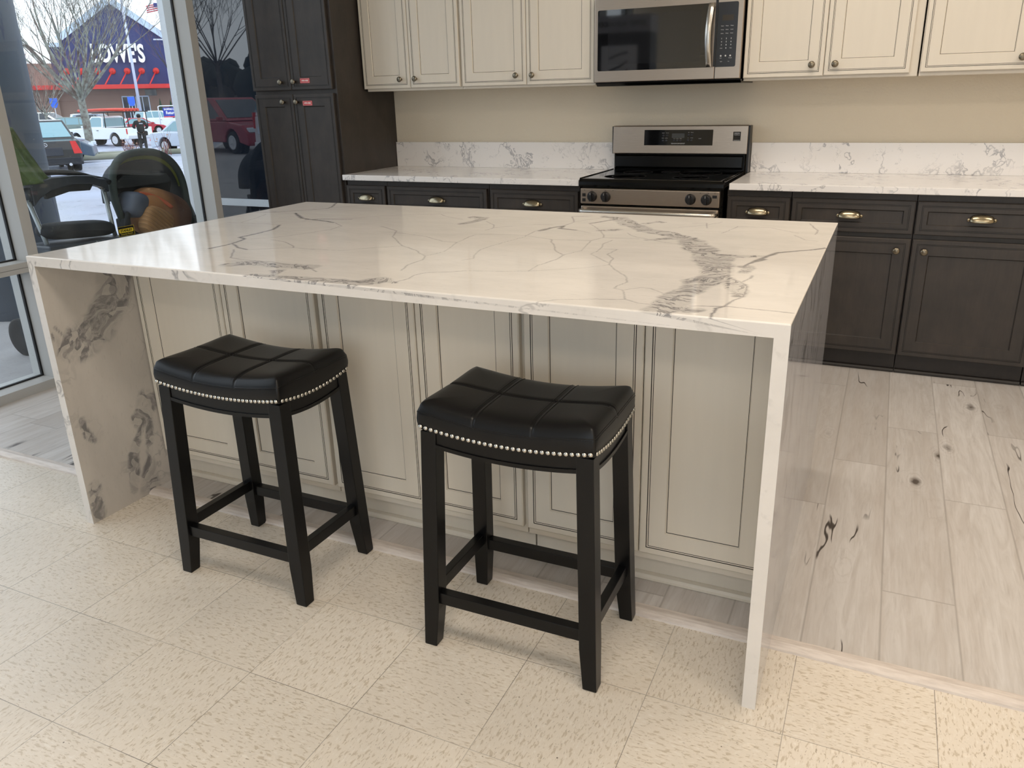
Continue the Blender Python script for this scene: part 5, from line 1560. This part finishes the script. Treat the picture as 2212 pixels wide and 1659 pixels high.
    def clip(poly_, xa, xb):
        out = []
        def cl(P_, x_, keep):
            r_ = []
            for i in range(len(P_)):
                a_, b2 = P_[i], P_[(i + 1) % len(P_)]
                ia, ib = keep(a_[0]), keep(b2[0])
                if ia: r_.append(a_)
                if ia != ib:
                    f_ = (x_ - a_[0]) / (b2[0] - a_[0]); r_.append((x_, a_[1] + f_ * (b2[1] - a_[1])))
            return r_
        P_ = cl(poly_, xa, lambda v_: v_ >= xa)
        return cl(P_, xb, lambda v_: v_ <= xb) if P_ else []
    edges = [-99] + cuts + [99]
    for s in (-1, 1):
        for e0, e1 in zip(edges[:-1], edges[1:]):
            pg = clip(ins, e0 + 0.035, e1 - 0.035)
            if len(pg) < 3: continue
            wv = MB()
            vs = [(px_, s * (cw(pz_) + 0.008), pz_) for px_, pz_ in pg] + [(px_, s * (cw(pz_) - 0.01), pz_) for px_, pz_ in pg]
            k_ = len(pg)
            wv.add(vs, [tuple(range(k_)), tuple(range(k_, 2 * k_))[::-1]] + [(i, (i + 1) % k_, k_ + (i + 1) % k_, k_ + i) for i in range(k_)])
            wv.build('side_window', gm, root)
    # windshield and rear window
    for nm, A, B in (('windshield', cab[-1], cab[-2]), ('rear_window', cab[0], cab[1])):
        a_ = Vector((A[0], 0, A[1])); b2 = Vector((B[0], 0, B[1])); d_ = b2 - a_
        nrm = Vector((d_.z, 0, -d_.x)).normalized()
        if nm == 'rear_window': nrm = -nrm
        p0 = a_ + d_ * 0.12; p1 = a_ + d_ * 0.90
        w0 = cw(p0.z) - 0.07; w1 = cw(p1.z) - 0.07
        q4 = [(p0.x, -w0, p0.z), (p0.x, w0, p0.z), (p1.x, w1, p1.z), (p1.x, -w1, p1.z)]
        o4 = [tuple(Vector(v_) + nrm * 0.012) for v_ in q4]; i4 = [tuple(Vector(v_) - nrm * 0.01) for v_ in q4]
        MB().hexa(i4, o4).build(nm, gm, root)
    for cx in (ax_r, ax_f):
        for s in (-1, 1):
            wheel(root, (cx, s * (w - 0.10), wr), wr, 0.2, (0, s, 0), M['rim'])
            MB().lathe([(arch - 0.005, 0.0), (arch - 0.005, 0.10)], 20, 0, Matrix.Translation((cx, s * (w - 0.24), wr)) @ Matrix.Rotation(PI / 2, 4, 'X') if s > 0 else Matrix.Translation((cx, s * (w - 0.24) + 0.0, wr)) @ Matrix.Rotation(-PI / 2, 4, 'X')).build('wheel_well', M['black_void'], root)
    for s in (-1, 1):
        tl = MB()
        if kind == 'pickup': tl.box(-h + 0.02, -h + 0.10, s * (w - 0.02) - 0.012, s * (w - 0.02) + 0.022, belt * 0.66, belt * 0.95)
        elif kind in ('suv', 'van'): tl.box(-h - 0.005, -h + 0.14, s * (w - 0.10) - 0.06, s * (w - 0.10) + 0.10, belt * 0.72, belt * 1.08)
        else: tl.hexa([(-h - 0.012, s * (w - 0.10) - 0.10, belt * 0.60), (-h - 0.012, s * (w - 0.10) + 0.11, belt * 0.60), (-h + 0.20, s * (w - 0.10) + 0.11, belt * 0.62), (-h + 0.20, s * (w - 0.10) - 0.10, belt * 0.62)],
                      [(-h + 0.02, s * (w - 0.14) - 0.02, belt * 0.97), (-h + 0.02, s * (w - 0.14) + 0.12, belt * 0.97), (-h + 0.12, s * (w - 0.14) + 0.13, belt * 0.95), (-h + 0.12, s * (w - 0.14) - 0.02, belt * 0.95)])
        tl.build('tail_light', M['tail_red'], root)
        MB().box(h - 0.16, h - 0.005, s * (w - 0.24) - 0.16, s * (w - 0.24) + 0.16, belt * 0.66, belt * 0.80).build('headlight', M['head_clear'], root, bevel=0.02)
        MB().box(cab[-1][0] - 0.25, cab[-1][0] - 0.12, s * (w + 0.02), s * (w + 0.18), belt + 0.02, belt + 0.13).build('mirror', pm, root, bevel=0.02)
        MB().box(-0.35, -0.17, s * w - 0.012, s * w + 0.014, belt * 0.84, belt * 0.88).build('door_handle', M['trim'], root)
    MB().box(-h - 0.03, -h + 0.02, -w + 0.06, w - 0.06, sill + 0.02, sill + 0.22).build('bumper', pm if kind != 'pickup' else M['rim'], root, bevel=0.02)
    MB().box(-h - 0.035, -h - 0.005, -0.155, 0.155, belt * 0.62, belt * 0.62 + 0.16).build('licence_plate', M['plate'], root)
    return root, belt
def lotcar(*a, **k):
    return car(*a, **k)
R_ = math.radians
car_, belt_ = car('sedan', 'sedan', 'black sedan seen from behind, half hidden by the concrete column', 'car', -20.97, 14.93, R_(-32 + 1), (22, 24, 28), L=4.8, Wd=1.82, H=1.45) if False else (None, None)
# nose directions: the black sedan shows its tail to the shop
hd_bs = math.atan2(AX.y, AX.x) + R_(8)
nx_, ny_ = math.cos(hd_bs), math.sin(hd_bs)
rc = Vector((-19.02, 13.72, 0))        # middle of its rear bumper
cc = rc + Vector((nx_, ny_, 0)) * 2.4
c1, b1 = car('sedan', 'sedan', 'black sedan seen from behind, half hidden by the concrete column', 'car', cc.x, cc.y, hd_bs, (24, 26, 31), L=4.8, Wd=1.80, H=1.46)
MB().box(-2.44, -2.40, -0.42, 0.42, b1 * 0.555, b1 * 0.80).build('plate_recess', plain('dark_grey_plastic_trim', (48, 50, 56), 0.5), c1, bevel=0.01)
MB().tube([(-2.46, -0.55, 0.26), (-2.25, -0.55, 0.26)], 0.04, 12).build('exhaust_pipe', M['rim'], c1)
em = MB().tube([(-2.435, 0.06 * math.cos(a) , b1 * 0.88 + 0.045 * math.sin(a)) for a in [2 * PI * k / 16 for k in range(17)]], 0.008, 6, caps=False)
em.tube([(-2.435, -0.03, b1 * 0.88 - 0.03), (-2.435, 0.03, b1 * 0.88 + 0.03)], 0.008, 6)
em.build('emblem', M['rim'], c1)
text_mb('BJD 5767', 0.11, Matrix.Translation((-2.437, 0, b1 * 0.62 + 0.07)) @ Matrix.Rotation(-PI / 2, 4, 'Z') @ Matrix.Rotation(PI / 2, 4, 'X'), None, 0, 0.001, width=0.26).build('lettering', plain('blue_plate_print', (60, 90, 160), 0.5), c1, fix=False)

def place(rx, ry, nx2, ny2, L):
    """rear point and nose point -> centre, heading"""
    d_ = Vector((nx2 - rx, ny2 - ry, 0)); a_ = math.atan2(d_.y, d_.x); c_ = Vector((rx, ry, 0)) + d_.normalized() * (L / 2)
    return c_.x, c_.y, a_
# white pickup with ladder rack: its left flank and tail face the shop
x, y, a = place(-40.2, 35.1, -45.7, 35.0, 5.5)
pk, bp1 = car('pickup', 'pickup_truck', 'white pickup truck with a ladder rack carrying red cargo behind the bare tree', 'truck', x, y, a, (226, 232, 236), L=5.6, Wd=1.95, H=1.78, rough=0.3)
rk = MB()
for xx in (-2.55, -0.9, 0.75):
    for s in (-1, 1):
        rk.tube([(xx, s * 0.88, 1.05), (xx, s * 0.84, 2.02)], 0.03, 6)
    rk.tube([(xx, -0.86, 2.02), (xx, 0.86, 2.02)], 0.03, 6)
for s in (-1, 1):
    rk.tube([(-2.75, s * 0.84, 2.02), (1.6, s * 0.84, 2.02)], 0.035, 6)
rk.build('ladder_rack', M['black_plastic'], pk)
cg = MB()
for i in range(5):
    cg.tube([(-2.3, -0.55 + 0.26 * i, 2.13), (-0.3, -0.55 + 0.26 * i, 2.17), (1.75, -0.5 + 0.24 * i, 2.12)], 0.085, 8)
o = cg.build('rack_cargo', plain('red_orange_wrapped_pipes', (205, 70, 52), 0.5, var=0.25, scale=2.0), None)
o.location = pk.location; o.rotation_euler = pk.rotation_euler
tag(o, 'red and orange wrapped bundle strapped on the ladder rack of the white pickup', 'cargo')
MB().box(-2.72, -0.75, -0.85, 0.85, bp1 - 0.02, bp1 + 0.005).build('bed', M['black_void'], pk)

x, y, a = place(-29.23, 26.05, -24.9, 25.9, 4.45)
car('sedan', 'sedan', 'silver white sedan cut by the window mullion, right of the person in black', 'car', x + 0.4, y + 0.7, a, (196, 206, 220), L=4.5, Wd=1.75, H=1.47, rough=0.22)
x, y, a = place(-57.7, 47.2, -56.5, 51.3, 4.5)
car('sedan', 'sedan', 'red sedan parked behind the person in black', 'car', x, y, a, (178, 40, 56), L=4.6, Wd=1.78, H=1.40, rough=0.2)
x, y, a = place(-69.6, 60.3, -69.0, 65.0, 4.6)
car('suv', 'suv', 'white car with dark windows parked beyond the red sedan', 'car', x, y, a, (232, 236, 240), L=4.6, Wd=1.85, H=1.85)
x, y, a = place(-82.6, 56.9, -77.4, 58.7, 5.0)
car('van', 'minivan', 'cream white minivan parked left of the nearest tree, facing right', 'van', x, y, a, (236, 236, 226), L=5.1, Wd=1.95, H=1.95, glassm=M['car_glass_dark'])
x, y, a = place(-29.9, 18.6, -30.0, 22.9, 4.5)
car('sedan', 'sedan', 'pale blue white sedan behind the black sedan, its hood to the right', 'car', x, y + 0.1, a, (206, 214, 228), L=4.6, Wd=1.78, H=1.50)
x, y, a = place(-26.9, 15.9, -24.2, 18.9, 4.2)
car('sedan', 'sedan', 'dark blue sedan between the black sedan and the nearest tree, headlight showing', 'car', x - 0.2, y + 0.2, a, (72, 88, 104), L=4.5, Wd=1.76, H=1.42)
x, y, a = place(-73.7, 55.3, -71.2, 58.9, 4.3)
car('suv', 'suv', 'small white car parked between the minivan and the pickup', 'car', x, y, a, (230, 234, 236), L=4.3, Wd=1.75, H=1.75)
x, y, a = place(-62.3, 45.4, -59.7, 48.6, 4.2)
car('suv', 'suv', 'green-grey wagon with a white roof behind the pickup hood', 'car', x, y, a, (120, 136, 130), L=4.2, Wd=1.75, H=1.60)
x, y, a = place(-68.0, 51.8, -63.6, 53.9, 4.7)
car('suv', 'suv', 'grey hatchback seen over the bed of the white pickup', 'car', x, y, a, (128, 138, 152), L=4.6, Wd=1.85, H=1.75, glassm=M['car_glass_dark'])

# ---- person in black, seen from behind
def skin_obj(name, joints, edges, mat, parent=None, sub=2, root=0):
    me = bpy.data.meshes.new(name)
    me.from_pydata([j[:3] for j in joints], edges, [])
    o = bpy.data.objects.new(name, me); COL.objects.link(o)
    m = o.modifiers.new('skin', 'SKIN'); m.use_smooth_shade = True
    if not me.skin_vertices:
        bm = bmesh.new(); bm.from_mesh(me); bm.verts.layers.skin.verify(); bm.to_mesh(me); bm.free()
    for i, j in enumerate(joints):
        r = j[3]
        me.skin_vertices[0].data[i].radius = r if isinstance(r, tuple) else (r, r)
    me.skin_vertices[0].data[root].use_root = True
    s = o.modifiers.new('sub', 'SUBSURF'); s.levels = sub; s.render_levels = sub
    me.materials.append(mat)
    if parent is not None: o.parent = parent
    return o
skinm = plain('skin', (176, 132, 108), 0.6)
J = [(0, 0, 0.98, (0.11, 0.09)), (0, 0, 1.20, (0.15, 0.10)), (0, 0.01, 1.42, (0.17, 0.10)), (0, 0.0, 1.52, 0.06), (0, 0.01, 1.60, (0.075, 0.09)), (0, 0.02, 1.70, (0.08, 0.10)), (0, 0.01, 1.77, 0.06),
     (-0.20, 0, 1.43, 0.06), (-0.33, 0.02, 1.20, 0.045), (-0.24, 0.22, 1.14, 0.035), (0.20, 0, 1.43, 0.06), (0.33, 0.0, 1.18, 0.045), (0.22, 0.20, 1.10, 0.035),
     (-0.10, 0, 0.90, 0.07), (-0.12, 0.02, 0.50, 0.06), (-0.13, -0.03, 0.09, 0.04), (-0.14, 0.12, 0.045, 0.04), (0.10, 0, 0.90, 0.07), (0.12, 0.02, 0.50, 0.06), (0.13, -0.03, 0.09, 0.04), (0.15, 0.12, 0.045, 0.04),
     (-0.20, 0.30, 1.15, 0.025), (0.18, 0.28, 1.11, 0.025)]
E_ = [(0, 1), (1, 2), (2, 3), (3, 4), (4, 5), (5, 6), (2, 7), (7, 8), (8, 9), (9, 21), (2, 10), (10, 11), (11, 12), (12, 22), (0, 13), (13, 14), (14, 15), (15, 16), (0, 17), (17, 18), (18, 19), (19, 20)]
pr = skin_obj('person', J, E_, skinm)
px0, py0 = -33.1, 29.1
pr.location = (px0, py0, gz_at(px0, py0)); pr.rotation_euler = (0, 0, math.atan2(AX.y, AX.x) - PI / 2)
tag(pr, 'person in a black jacket and knit cap standing back to the shop', 'person')
blk = plain('black_clothing', (24, 26, 28), 0.85)
jk2 = [(0, 0, 0.84, (0.21, 0.16)), (0, 0, 1.18, (0.195, 0.135)), (0, 0.0, 1.42, (0.205, 0.13)), (0, -0.01, 1.545, (0.095, 0.09)), (-0.21, 0, 1.43, 0.085), (-0.34, 0.02, 1.20, 0.075), (-0.25, 0.21, 1.14, 0.055), (0.21, 0, 1.43, 0.085), (0.34, 0, 1.18, 0.075), (0.23, 0.19, 1.10, 0.055)]
skin_obj('jacket', jk2, [(0, 1), (1, 2), (2, 3), (2, 4), (4, 5), (5, 6), (2, 7), (7, 8), (8, 9)], blk, pr)
skin_obj('trousers', [(0, 0, 1.02, (0.19, 0.14)), (-0.10, 0, 0.88, 0.115), (-0.12, 0.02, 0.50, 0.088), (-0.13, -0.02, 0.10, 0.075), (0.10, 0, 0.88, 0.115), (0.12, 0.02, 0.50, 0.088), (0.13, -0.02, 0.10, 0.075)], [(0, 1), (1, 2), (2, 3), (0, 4), (4, 5), (5, 6)], blk, pr)
skin_obj('shoes', [(-0.13, -0.06, 0.05, 0.05), (-0.14, 0.14, 0.045, 0.045)], [(0, 1)], M['black_void'], pr)
skin_obj('shoes', [(0.13, -0.06, 0.05, 0.05), (0.15, 0.14, 0.045, 0.045)], [(0, 1)], M['black_void'], pr)
MB().grid(blob(0.105, 0.125, 0.105, 0.9), 20, 10, 0, True, Matrix.Translation((0, 0.01, 1.735))).build('knit_cap', blk, pr)
MB().box(-0.04, 0.13, -0.150, -0.138, 1.335, 1.385).build('back_patch', plain('pale_grey_patch', (170, 178, 190), 0.6), pr)
MB().grid(blob(0.09, 0.06, 0.12, 0.7), 16, 8, 0, True, Matrix.Translation((0.22, -0.05, 0.88))).build('hip_bag', blk, pr)

# ---- the big store across the parking lot
FD = 130.0
FO = C0 + AX * FD
sto = thing('store_building', 'large store with dark blue gable, white lettering and red canopy across the parking lot', 'building', (FO.x, FO.y, -1.15), math.atan2(RTV.y, RTV.x))
# local: x to the right, y away, z up from the lot (eye level = 2.47); k = scale of the facade measurements
k = 130.0 / 95.0
def fz(z): return (z - 1.3243) * k + 1.3243 + 1.15
nav = plain('navy_facade', (44, 52, 104), 0.6, var=0.1, scale=0.3)
tan = plain('tan_block_wall', (150, 128, 116), 0.8)
wht = plain('white_roof_trim', (196, 214, 232), 0.5)
apx = (1.08 * k, fz(10.92)); eL = (-3.86 * k, fz(7.35)); eR = (5.3 * k, fz(8.45)); 
eR = (apx[0] + (apx[0] - eL[0]), eL[1])
cz = fz(3.04)
MB().prism([(eL[0], cz), (eR[0], cz), (eR[0], eR[1]), apx, eL], 0.0, 1.0, 'y').build('gable', nav, sto)
MB().box(eL[0] - 1.6, eL[0], 0.3, 1.3, cz, fz(6.9)).build('parapet', nav, sto)
MB().box(eR[0], 13.5, 0.3, 1.3, cz, fz(6.9)).build('parapet', nav, sto)
rf = MB()
for (A, B) in ((eL, apx), (apx, eR)):
    d_ = Vector((B[0] - A[0], B[1] - A[1])); nn = Vector((-d_.y, d_.x)).normalized() * 0.8
    rf.prism([A, B, (B[0] + nn.x, B[1] + nn.y), (A[0] + nn.x, A[1] + nn.y)], -0.5, 1.6, 'y')
rf.build('roof_trim', wht, sto)
MB().box(eR[0], 13.5, -0.2, 1.4, fz(6.9), fz(7.3)).build('roof_trim', wht, sto)
MB().box(eL[0] - 1.6, eL[0], -0.2, 1.4, fz(6.9), fz(7.3)).build('roof_trim', wht, sto)
MB().box(-45, eL[0] - 1.6, 0.0, 20.0, 0, fz(5.4)).build('wing_wall', tan, sto)
MB().box(eL[0] - 1.6, 30, 0.5, 20.0, 0, cz).build('entrance_wall', tan, sto)
MB().box(13.5, 30, 0.5, 20.0, cz, fz(5.6)).build('wing_wall', tan, sto)
redm = plain('red_canopy_steel', (205, 45, 42), 0.5)
MB().box(-7.2 * k, 9.0, -3.2, 0.0, fz(2.93), fz(3.33)).build('canopy', redm, sto)
for i in range(7):
    xx = 0.30 * k - 1.36 * k * 3 + 1.36 * k * i
    MB().lathe([(0.42, -0.1), (0.42, 0.1), (0.0, 0.1)], 16, 0, Matrix.Translation((xx, -0.05, fz(4.65))) @ RX).build('tie_rod_disc', redm, sto)
    MB().tube([(xx, -0.1, fz(4.65)), (xx - 1.2, -3.1, fz(3.30))], 0.09, 8).build('tie_rod', redm, sto)
sgn = text_mb("LOWE'S", 3.2, TXZ(1.07 * k, -0.35, fz(6.23)), None, 0, 0.25, width=4.9 * k, bold=0.10)
sgn.build('sign_lettering', plain('white_sign_face', (245, 250, 250), 0.4), sto, fix=False)
for (x0, x1, z0, z1) in ((0.7 * k, 1.9 * k, 0.0, fz(2.25)), (2.0 * k, 3.3 * k, 0.0, fz(2.25))):
    f_ = MB()
    f_.box(x0, x0 + 0.12, 0.38, 0.52, z0, z1); f_.box(x1 - 0.12, x1, 0.38, 0.52, z0, z1); f_.box(x0, x1, 0.38, 0.52, z1 - 0.15, z1); f_.box((x0 + x1) / 2 - 0.05, (x0 + x1) / 2 + 0.05, 0.38, 0.52, z0, z1)
    o = f_.build('entrance_door', wht, sto)
    MB().box(x0 + 0.12, x1 - 0.12, 0.44, 0.48, z0, z1 - 0.15).build('door_glass', M['car_glass_dark'], o)
MB().box(3.0 * k, 4.1 * k, 0.42, 0.50, fz(2.25), fz(2.85)).build('transom_window', M['car_glass_dark'], sto)

# evergreens by the wall and the wreath
def cone_tree(p, h, r, lab):
    mb = MB(); prof = []
    n = 9
    for i in range(n):
        f_ = i / (n - 1); prof += [(r * (1 - f_) + 0.05, h * f_), (r * (1 - f_) * 0.72 + 0.03, h * f_ + h / n * 0.6)]
    prof.append((0.0, h * 1.06))
    mb.lathe(prof, 14)
    o = mb.build('evergreen', plain('evergreen_foliage', (62, 84, 66), 0.9, var=0.3, scale=4)); o.location = p
    tag(o, lab, 'shrub')
fl = lambda u, d, z: FO + RTV * u + AX * d + Vector((0, 0, z))
cone_tree(fl(4.25 * k, -0.9, -1.15), 3.1, 0.6, 'pointed evergreen against the tan store wall, left of two')
cone_tree(fl(5.25 * k, -0.9, -1.15), 2.9, 0.75, 'pointed evergreen against the tan store wall, right of two')

# lamp poles
def pole(s, u, h, lab, arms=1):
    q_ = C0 + AX * s + RTV * u
    r = thing('lamp_pole', lab, 'lamp pole', (q_.x, q_.y, gnd(s)), math.atan2(RTV.y, RTV.x))
    MB().tube([(0, 0, 0), (0, 0, h)], [0.20, 0.12], 12).build('pole', plain('white_pole_paint', (196, 202, 222), 0.5), r)
    MB().lathe([(0.35, 0.0), (0.35, 0.5), (0.2, 0.55)], 14).build('base', M['log'], r)
    hm = MB()
    for s_ in (-1, 1):
        hm.box(s_ * 0.1, s_ * 1.1, -0.12, 0.12, h - 0.05, h + 0.08)
    hm.build('lamp_head', plain('white_pole_paint', (210, 216, 226), 0.5), r)
P1 = Vector((-86.82, 75.64, 0)) - C0; P2 = Vector((-74.51, 69.91, 0)) - C0
pole(P1.dot(AX), P1.dot(RTV), 16.0, 'tall pale lamp pole in front of the final letters of the store sign')
pole(P2.dot(AX), P2.dot(RTV), 9.4, 'shorter pale lamp pole beside the window mullion, right of the store sign')
# flag beyond the gable
fp = C0 + AX * 118 + RTV * 7.0
fg = thing('flagpole', 'flagpole with a small flag to the right of the gable', 'flag', (fp.x, fp.y, -1.15), math.atan2(RTV.y, RTV.x))
MB().tube([(0, 0, 0), (0, 0, 15.2)], 0.06, 8).build('pole', M['rim'], fg)
ff = MB()
for i in range(7):
    ff.grid(lambda u, v, i=i: (-1.5 * u, 0.10 * math.sin(7 * u), 13.75 + 0.12 * i + 0.12 * v - 0.35 * u), 8, 1, i % 2)
ff.build('flag_cloth', [plain('flag_red', (196, 60, 70), 0.7), plain('flag_white', (235, 235, 235), 0.7)], fg, solid=0.01)
MB().box(-0.6, 0.0, -0.13, -0.11, 14.15, 14.6).build('flag_canton', plain('flag_blue', (50, 60, 120), 0.7), fg)

# blue parking signs and cart return sign
def psign(x, y, ztop, lab):
    g_ = gz_at(x, y)
    r = thing('parking_sign', lab, 'sign', (x, y, g_), math.atan2(RTV.y, RTV.x), None)
    MB().tube([(0, 0, 0), (0, 0, ztop - g_)], 0.035, 8).build('post', M['rim'], r)
    sm = MB().prism([(-0.36, ztop - g_ - 0.6), (-0.2, ztop - g_ - 0.95), (0.2, ztop - g_ - 0.95), (0.36, ztop - g_ - 0.6), (0.36, ztop - g_), (-0.36, ztop - g_)], -0.07, -0.04, 'y').build('sign_plate', plain('blue_sign', (52, 104, 214), 0.5), r)
    MB().tube([(0, 0, 0), (0, 0, 1.2)], 0.12, 10, 0, Matrix.Translation((0.35, -0.3, 0))).build('bollard', plain('yellow_bollard', (226, 220, 96), 0.5), r)
psign(-76.6, 56.3, 2.2, 'blue disabled parking sign behind the cream minivan')
psign(-73.67, 63.33, 2.2, 'blue disabled parking sign at the store entrance left of the lamp pole')
cs = Vector((-63.8, 59.4, 0))
g_ = gz_at(cs.x, cs.y)
cr_ = thing('cart_return', 'blue SHOPPING CART Return sign on a white rail at the right of the lot', 'sign', (cs.x, cs.y, g_), math.atan2(RTV.y, RTV.x))
MB().box(-0.70, 0.72, -0.03, 0.0, 0.22 - g_, 1.03 - g_).build('sign_plate', plain('blue_cart_sign', (44, 66, 168), 0.5), cr_)
MB().box(-0.70, 0.72, -0.03, 0.0, 0.10 - g_, 0.21 - g_).build('red_stripe', plain('red_cart_stripe', (210, 70, 90), 0.5), cr_)
l_ = text_mb('SHOPPING CART', 0.24, TXZ(0.0, -0.035, 0.86 - g_), None, 0, 0.004, width=1.2, bold=0.01)
text_mb('Return', 0.42, TXZ(0.0, -0.035, 0.53 - g_), l_, 0, 0.004, width=0.9, bold=0.012)
l_.build('lettering', M['white_ink'], cr_, fix=False)
rl = MB()
rl.tube([(-1.1, 0.05, 0), (-1.1, 0.05, 1.12 - g_), (-0.95, 0.05, 1.2 - g_), (1.6, 0.05, 1.2 - g_)], 0.05, 8)
rl.tube([(1.4, 0.05, 0), (1.4, 0.05, 1.2 - g_)], 0.05, 8)
rl.build('rail', plain('white_cart_rail', (225, 228, 232), 0.5), cr_)

# ---- what the dark glass of the jog mirrors: the parking row in front of the shop to the left
def mirror_pt(px_, py_): return px_, 6.0 - py_
x, y, a = place(-19.3, -13.4, -14.6, -12.1, 4.9)
car('suv', 'suv', 'dark red wagon mirrored in the dark glass beside the pantry', 'car', x, y, a, (150, 30, 48), L=4.7, Wd=1.85, H=1.65, glassm=M['car_glass_dark'])
x, y, a = place(-12.5, -9.1, -9.6, -12.8, 4.9)
car('van', 'minivan', 'white minivan mirrored at the right side of the dark glass beside the pantry', 'van', x, y, a, (235, 238, 242), L=4.9, Wd=1.9, H=1.95)
for i, (x, y, sd) in enumerate(((-31, -24.2, 31), (-35.5, -31.5, 32), (-26.0, -27.5, 33), (-43, -34, 34), (-31.5, -37, 35), (-38.5, -24.5, 36))):
    tree('bare_tree', 'tall bare tree of the wood mirrored in the dark glass beside the pantry', x, y, 4.0, 0.16, sd, M['bark_dark'], 4, 0.7, 3.6, 10, group='bare trees mirrored in the dark glass', twigs=3)
hg = MB()
rnd = random.Random(5)
for i in range(380):
    u_ = rnd.uniform(-24, 24); w_ = rnd.uniform(-4, 4)
    q_ = Vector((-43 + 0.7 * u_ - 0.7 * w_, -41 - 0.7 * u_ - 0.7 * w_, rnd.uniform(-1, 4.3)))
    r_ = rnd.uniform(0.6, 1.5)
    hg.lathe([(0.0, -r_), (r_ * 0.75, -r_ * 0.6), (r_, 0), (r_ * 0.7, r_ * 0.65), (0, r_)], 9, 0, Matrix.Translation(q_))
o = hg.build('thicket', plain('dark_evergreen_thicket', (38, 46, 44), 0.95, var=0.4, scale=1.2), None, fix=False)
tag(o, 'dark evergreen thicket behind the bare trees mirrored in the dark glass', 'hedge', kind='stuff')

# ---- display case behind the camera, mirrored in the microwave window
dc = thing('display_case', 'dark showroom display case with a grey header, mirrored in the microwave window', 'display', (-1.02, -3.3, 0))
MB().box(0.0, 0.72, 0.0, 0.30, 0.0, 2.02).build('cabinet', plain('charcoal_display_cabinet', (44, 44, 50), 0.5), dc)
hdp = MB().box(0.0, 0.72, -0.01, 0.315, 2.025, 2.22).build('header', plain('grey_display_header', (150, 150, 158), 0.5), dc)
TB = lambda x, y, z: Matrix.Translation((x, y, z)) @ Matrix.Rotation(PI, 4, 'Z') @ Matrix.Rotation(PI / 2, 4, 'X')
text_mb('JEFFREY ALEXANDER', 0.08, TB(0.36, 0.316, 2.12), None, 0, 0.001, width=0.62).build('lettering', M['black_void'], hdp, fix=False)
MB().box(0.10, 0.56, 0.30, 0.306, 1.25, 1.88).build('poster', plain('pale_poster', (190, 190, 196), 0.5), dc)
pl_ = MB()
for k in range(3):
    pl_.tube([(0.2, 0.309, 1.45 + 0.14 * k), (0.34, 0.309, 1.50 + 0.14 * k), (0.44, 0.309, 1.60 + 0.10 * k)], 0.012, 8, flat=0.3)
pl_.build('poster_picture', plain('dark_poster_print', (70, 70, 74), 0.5), dc)
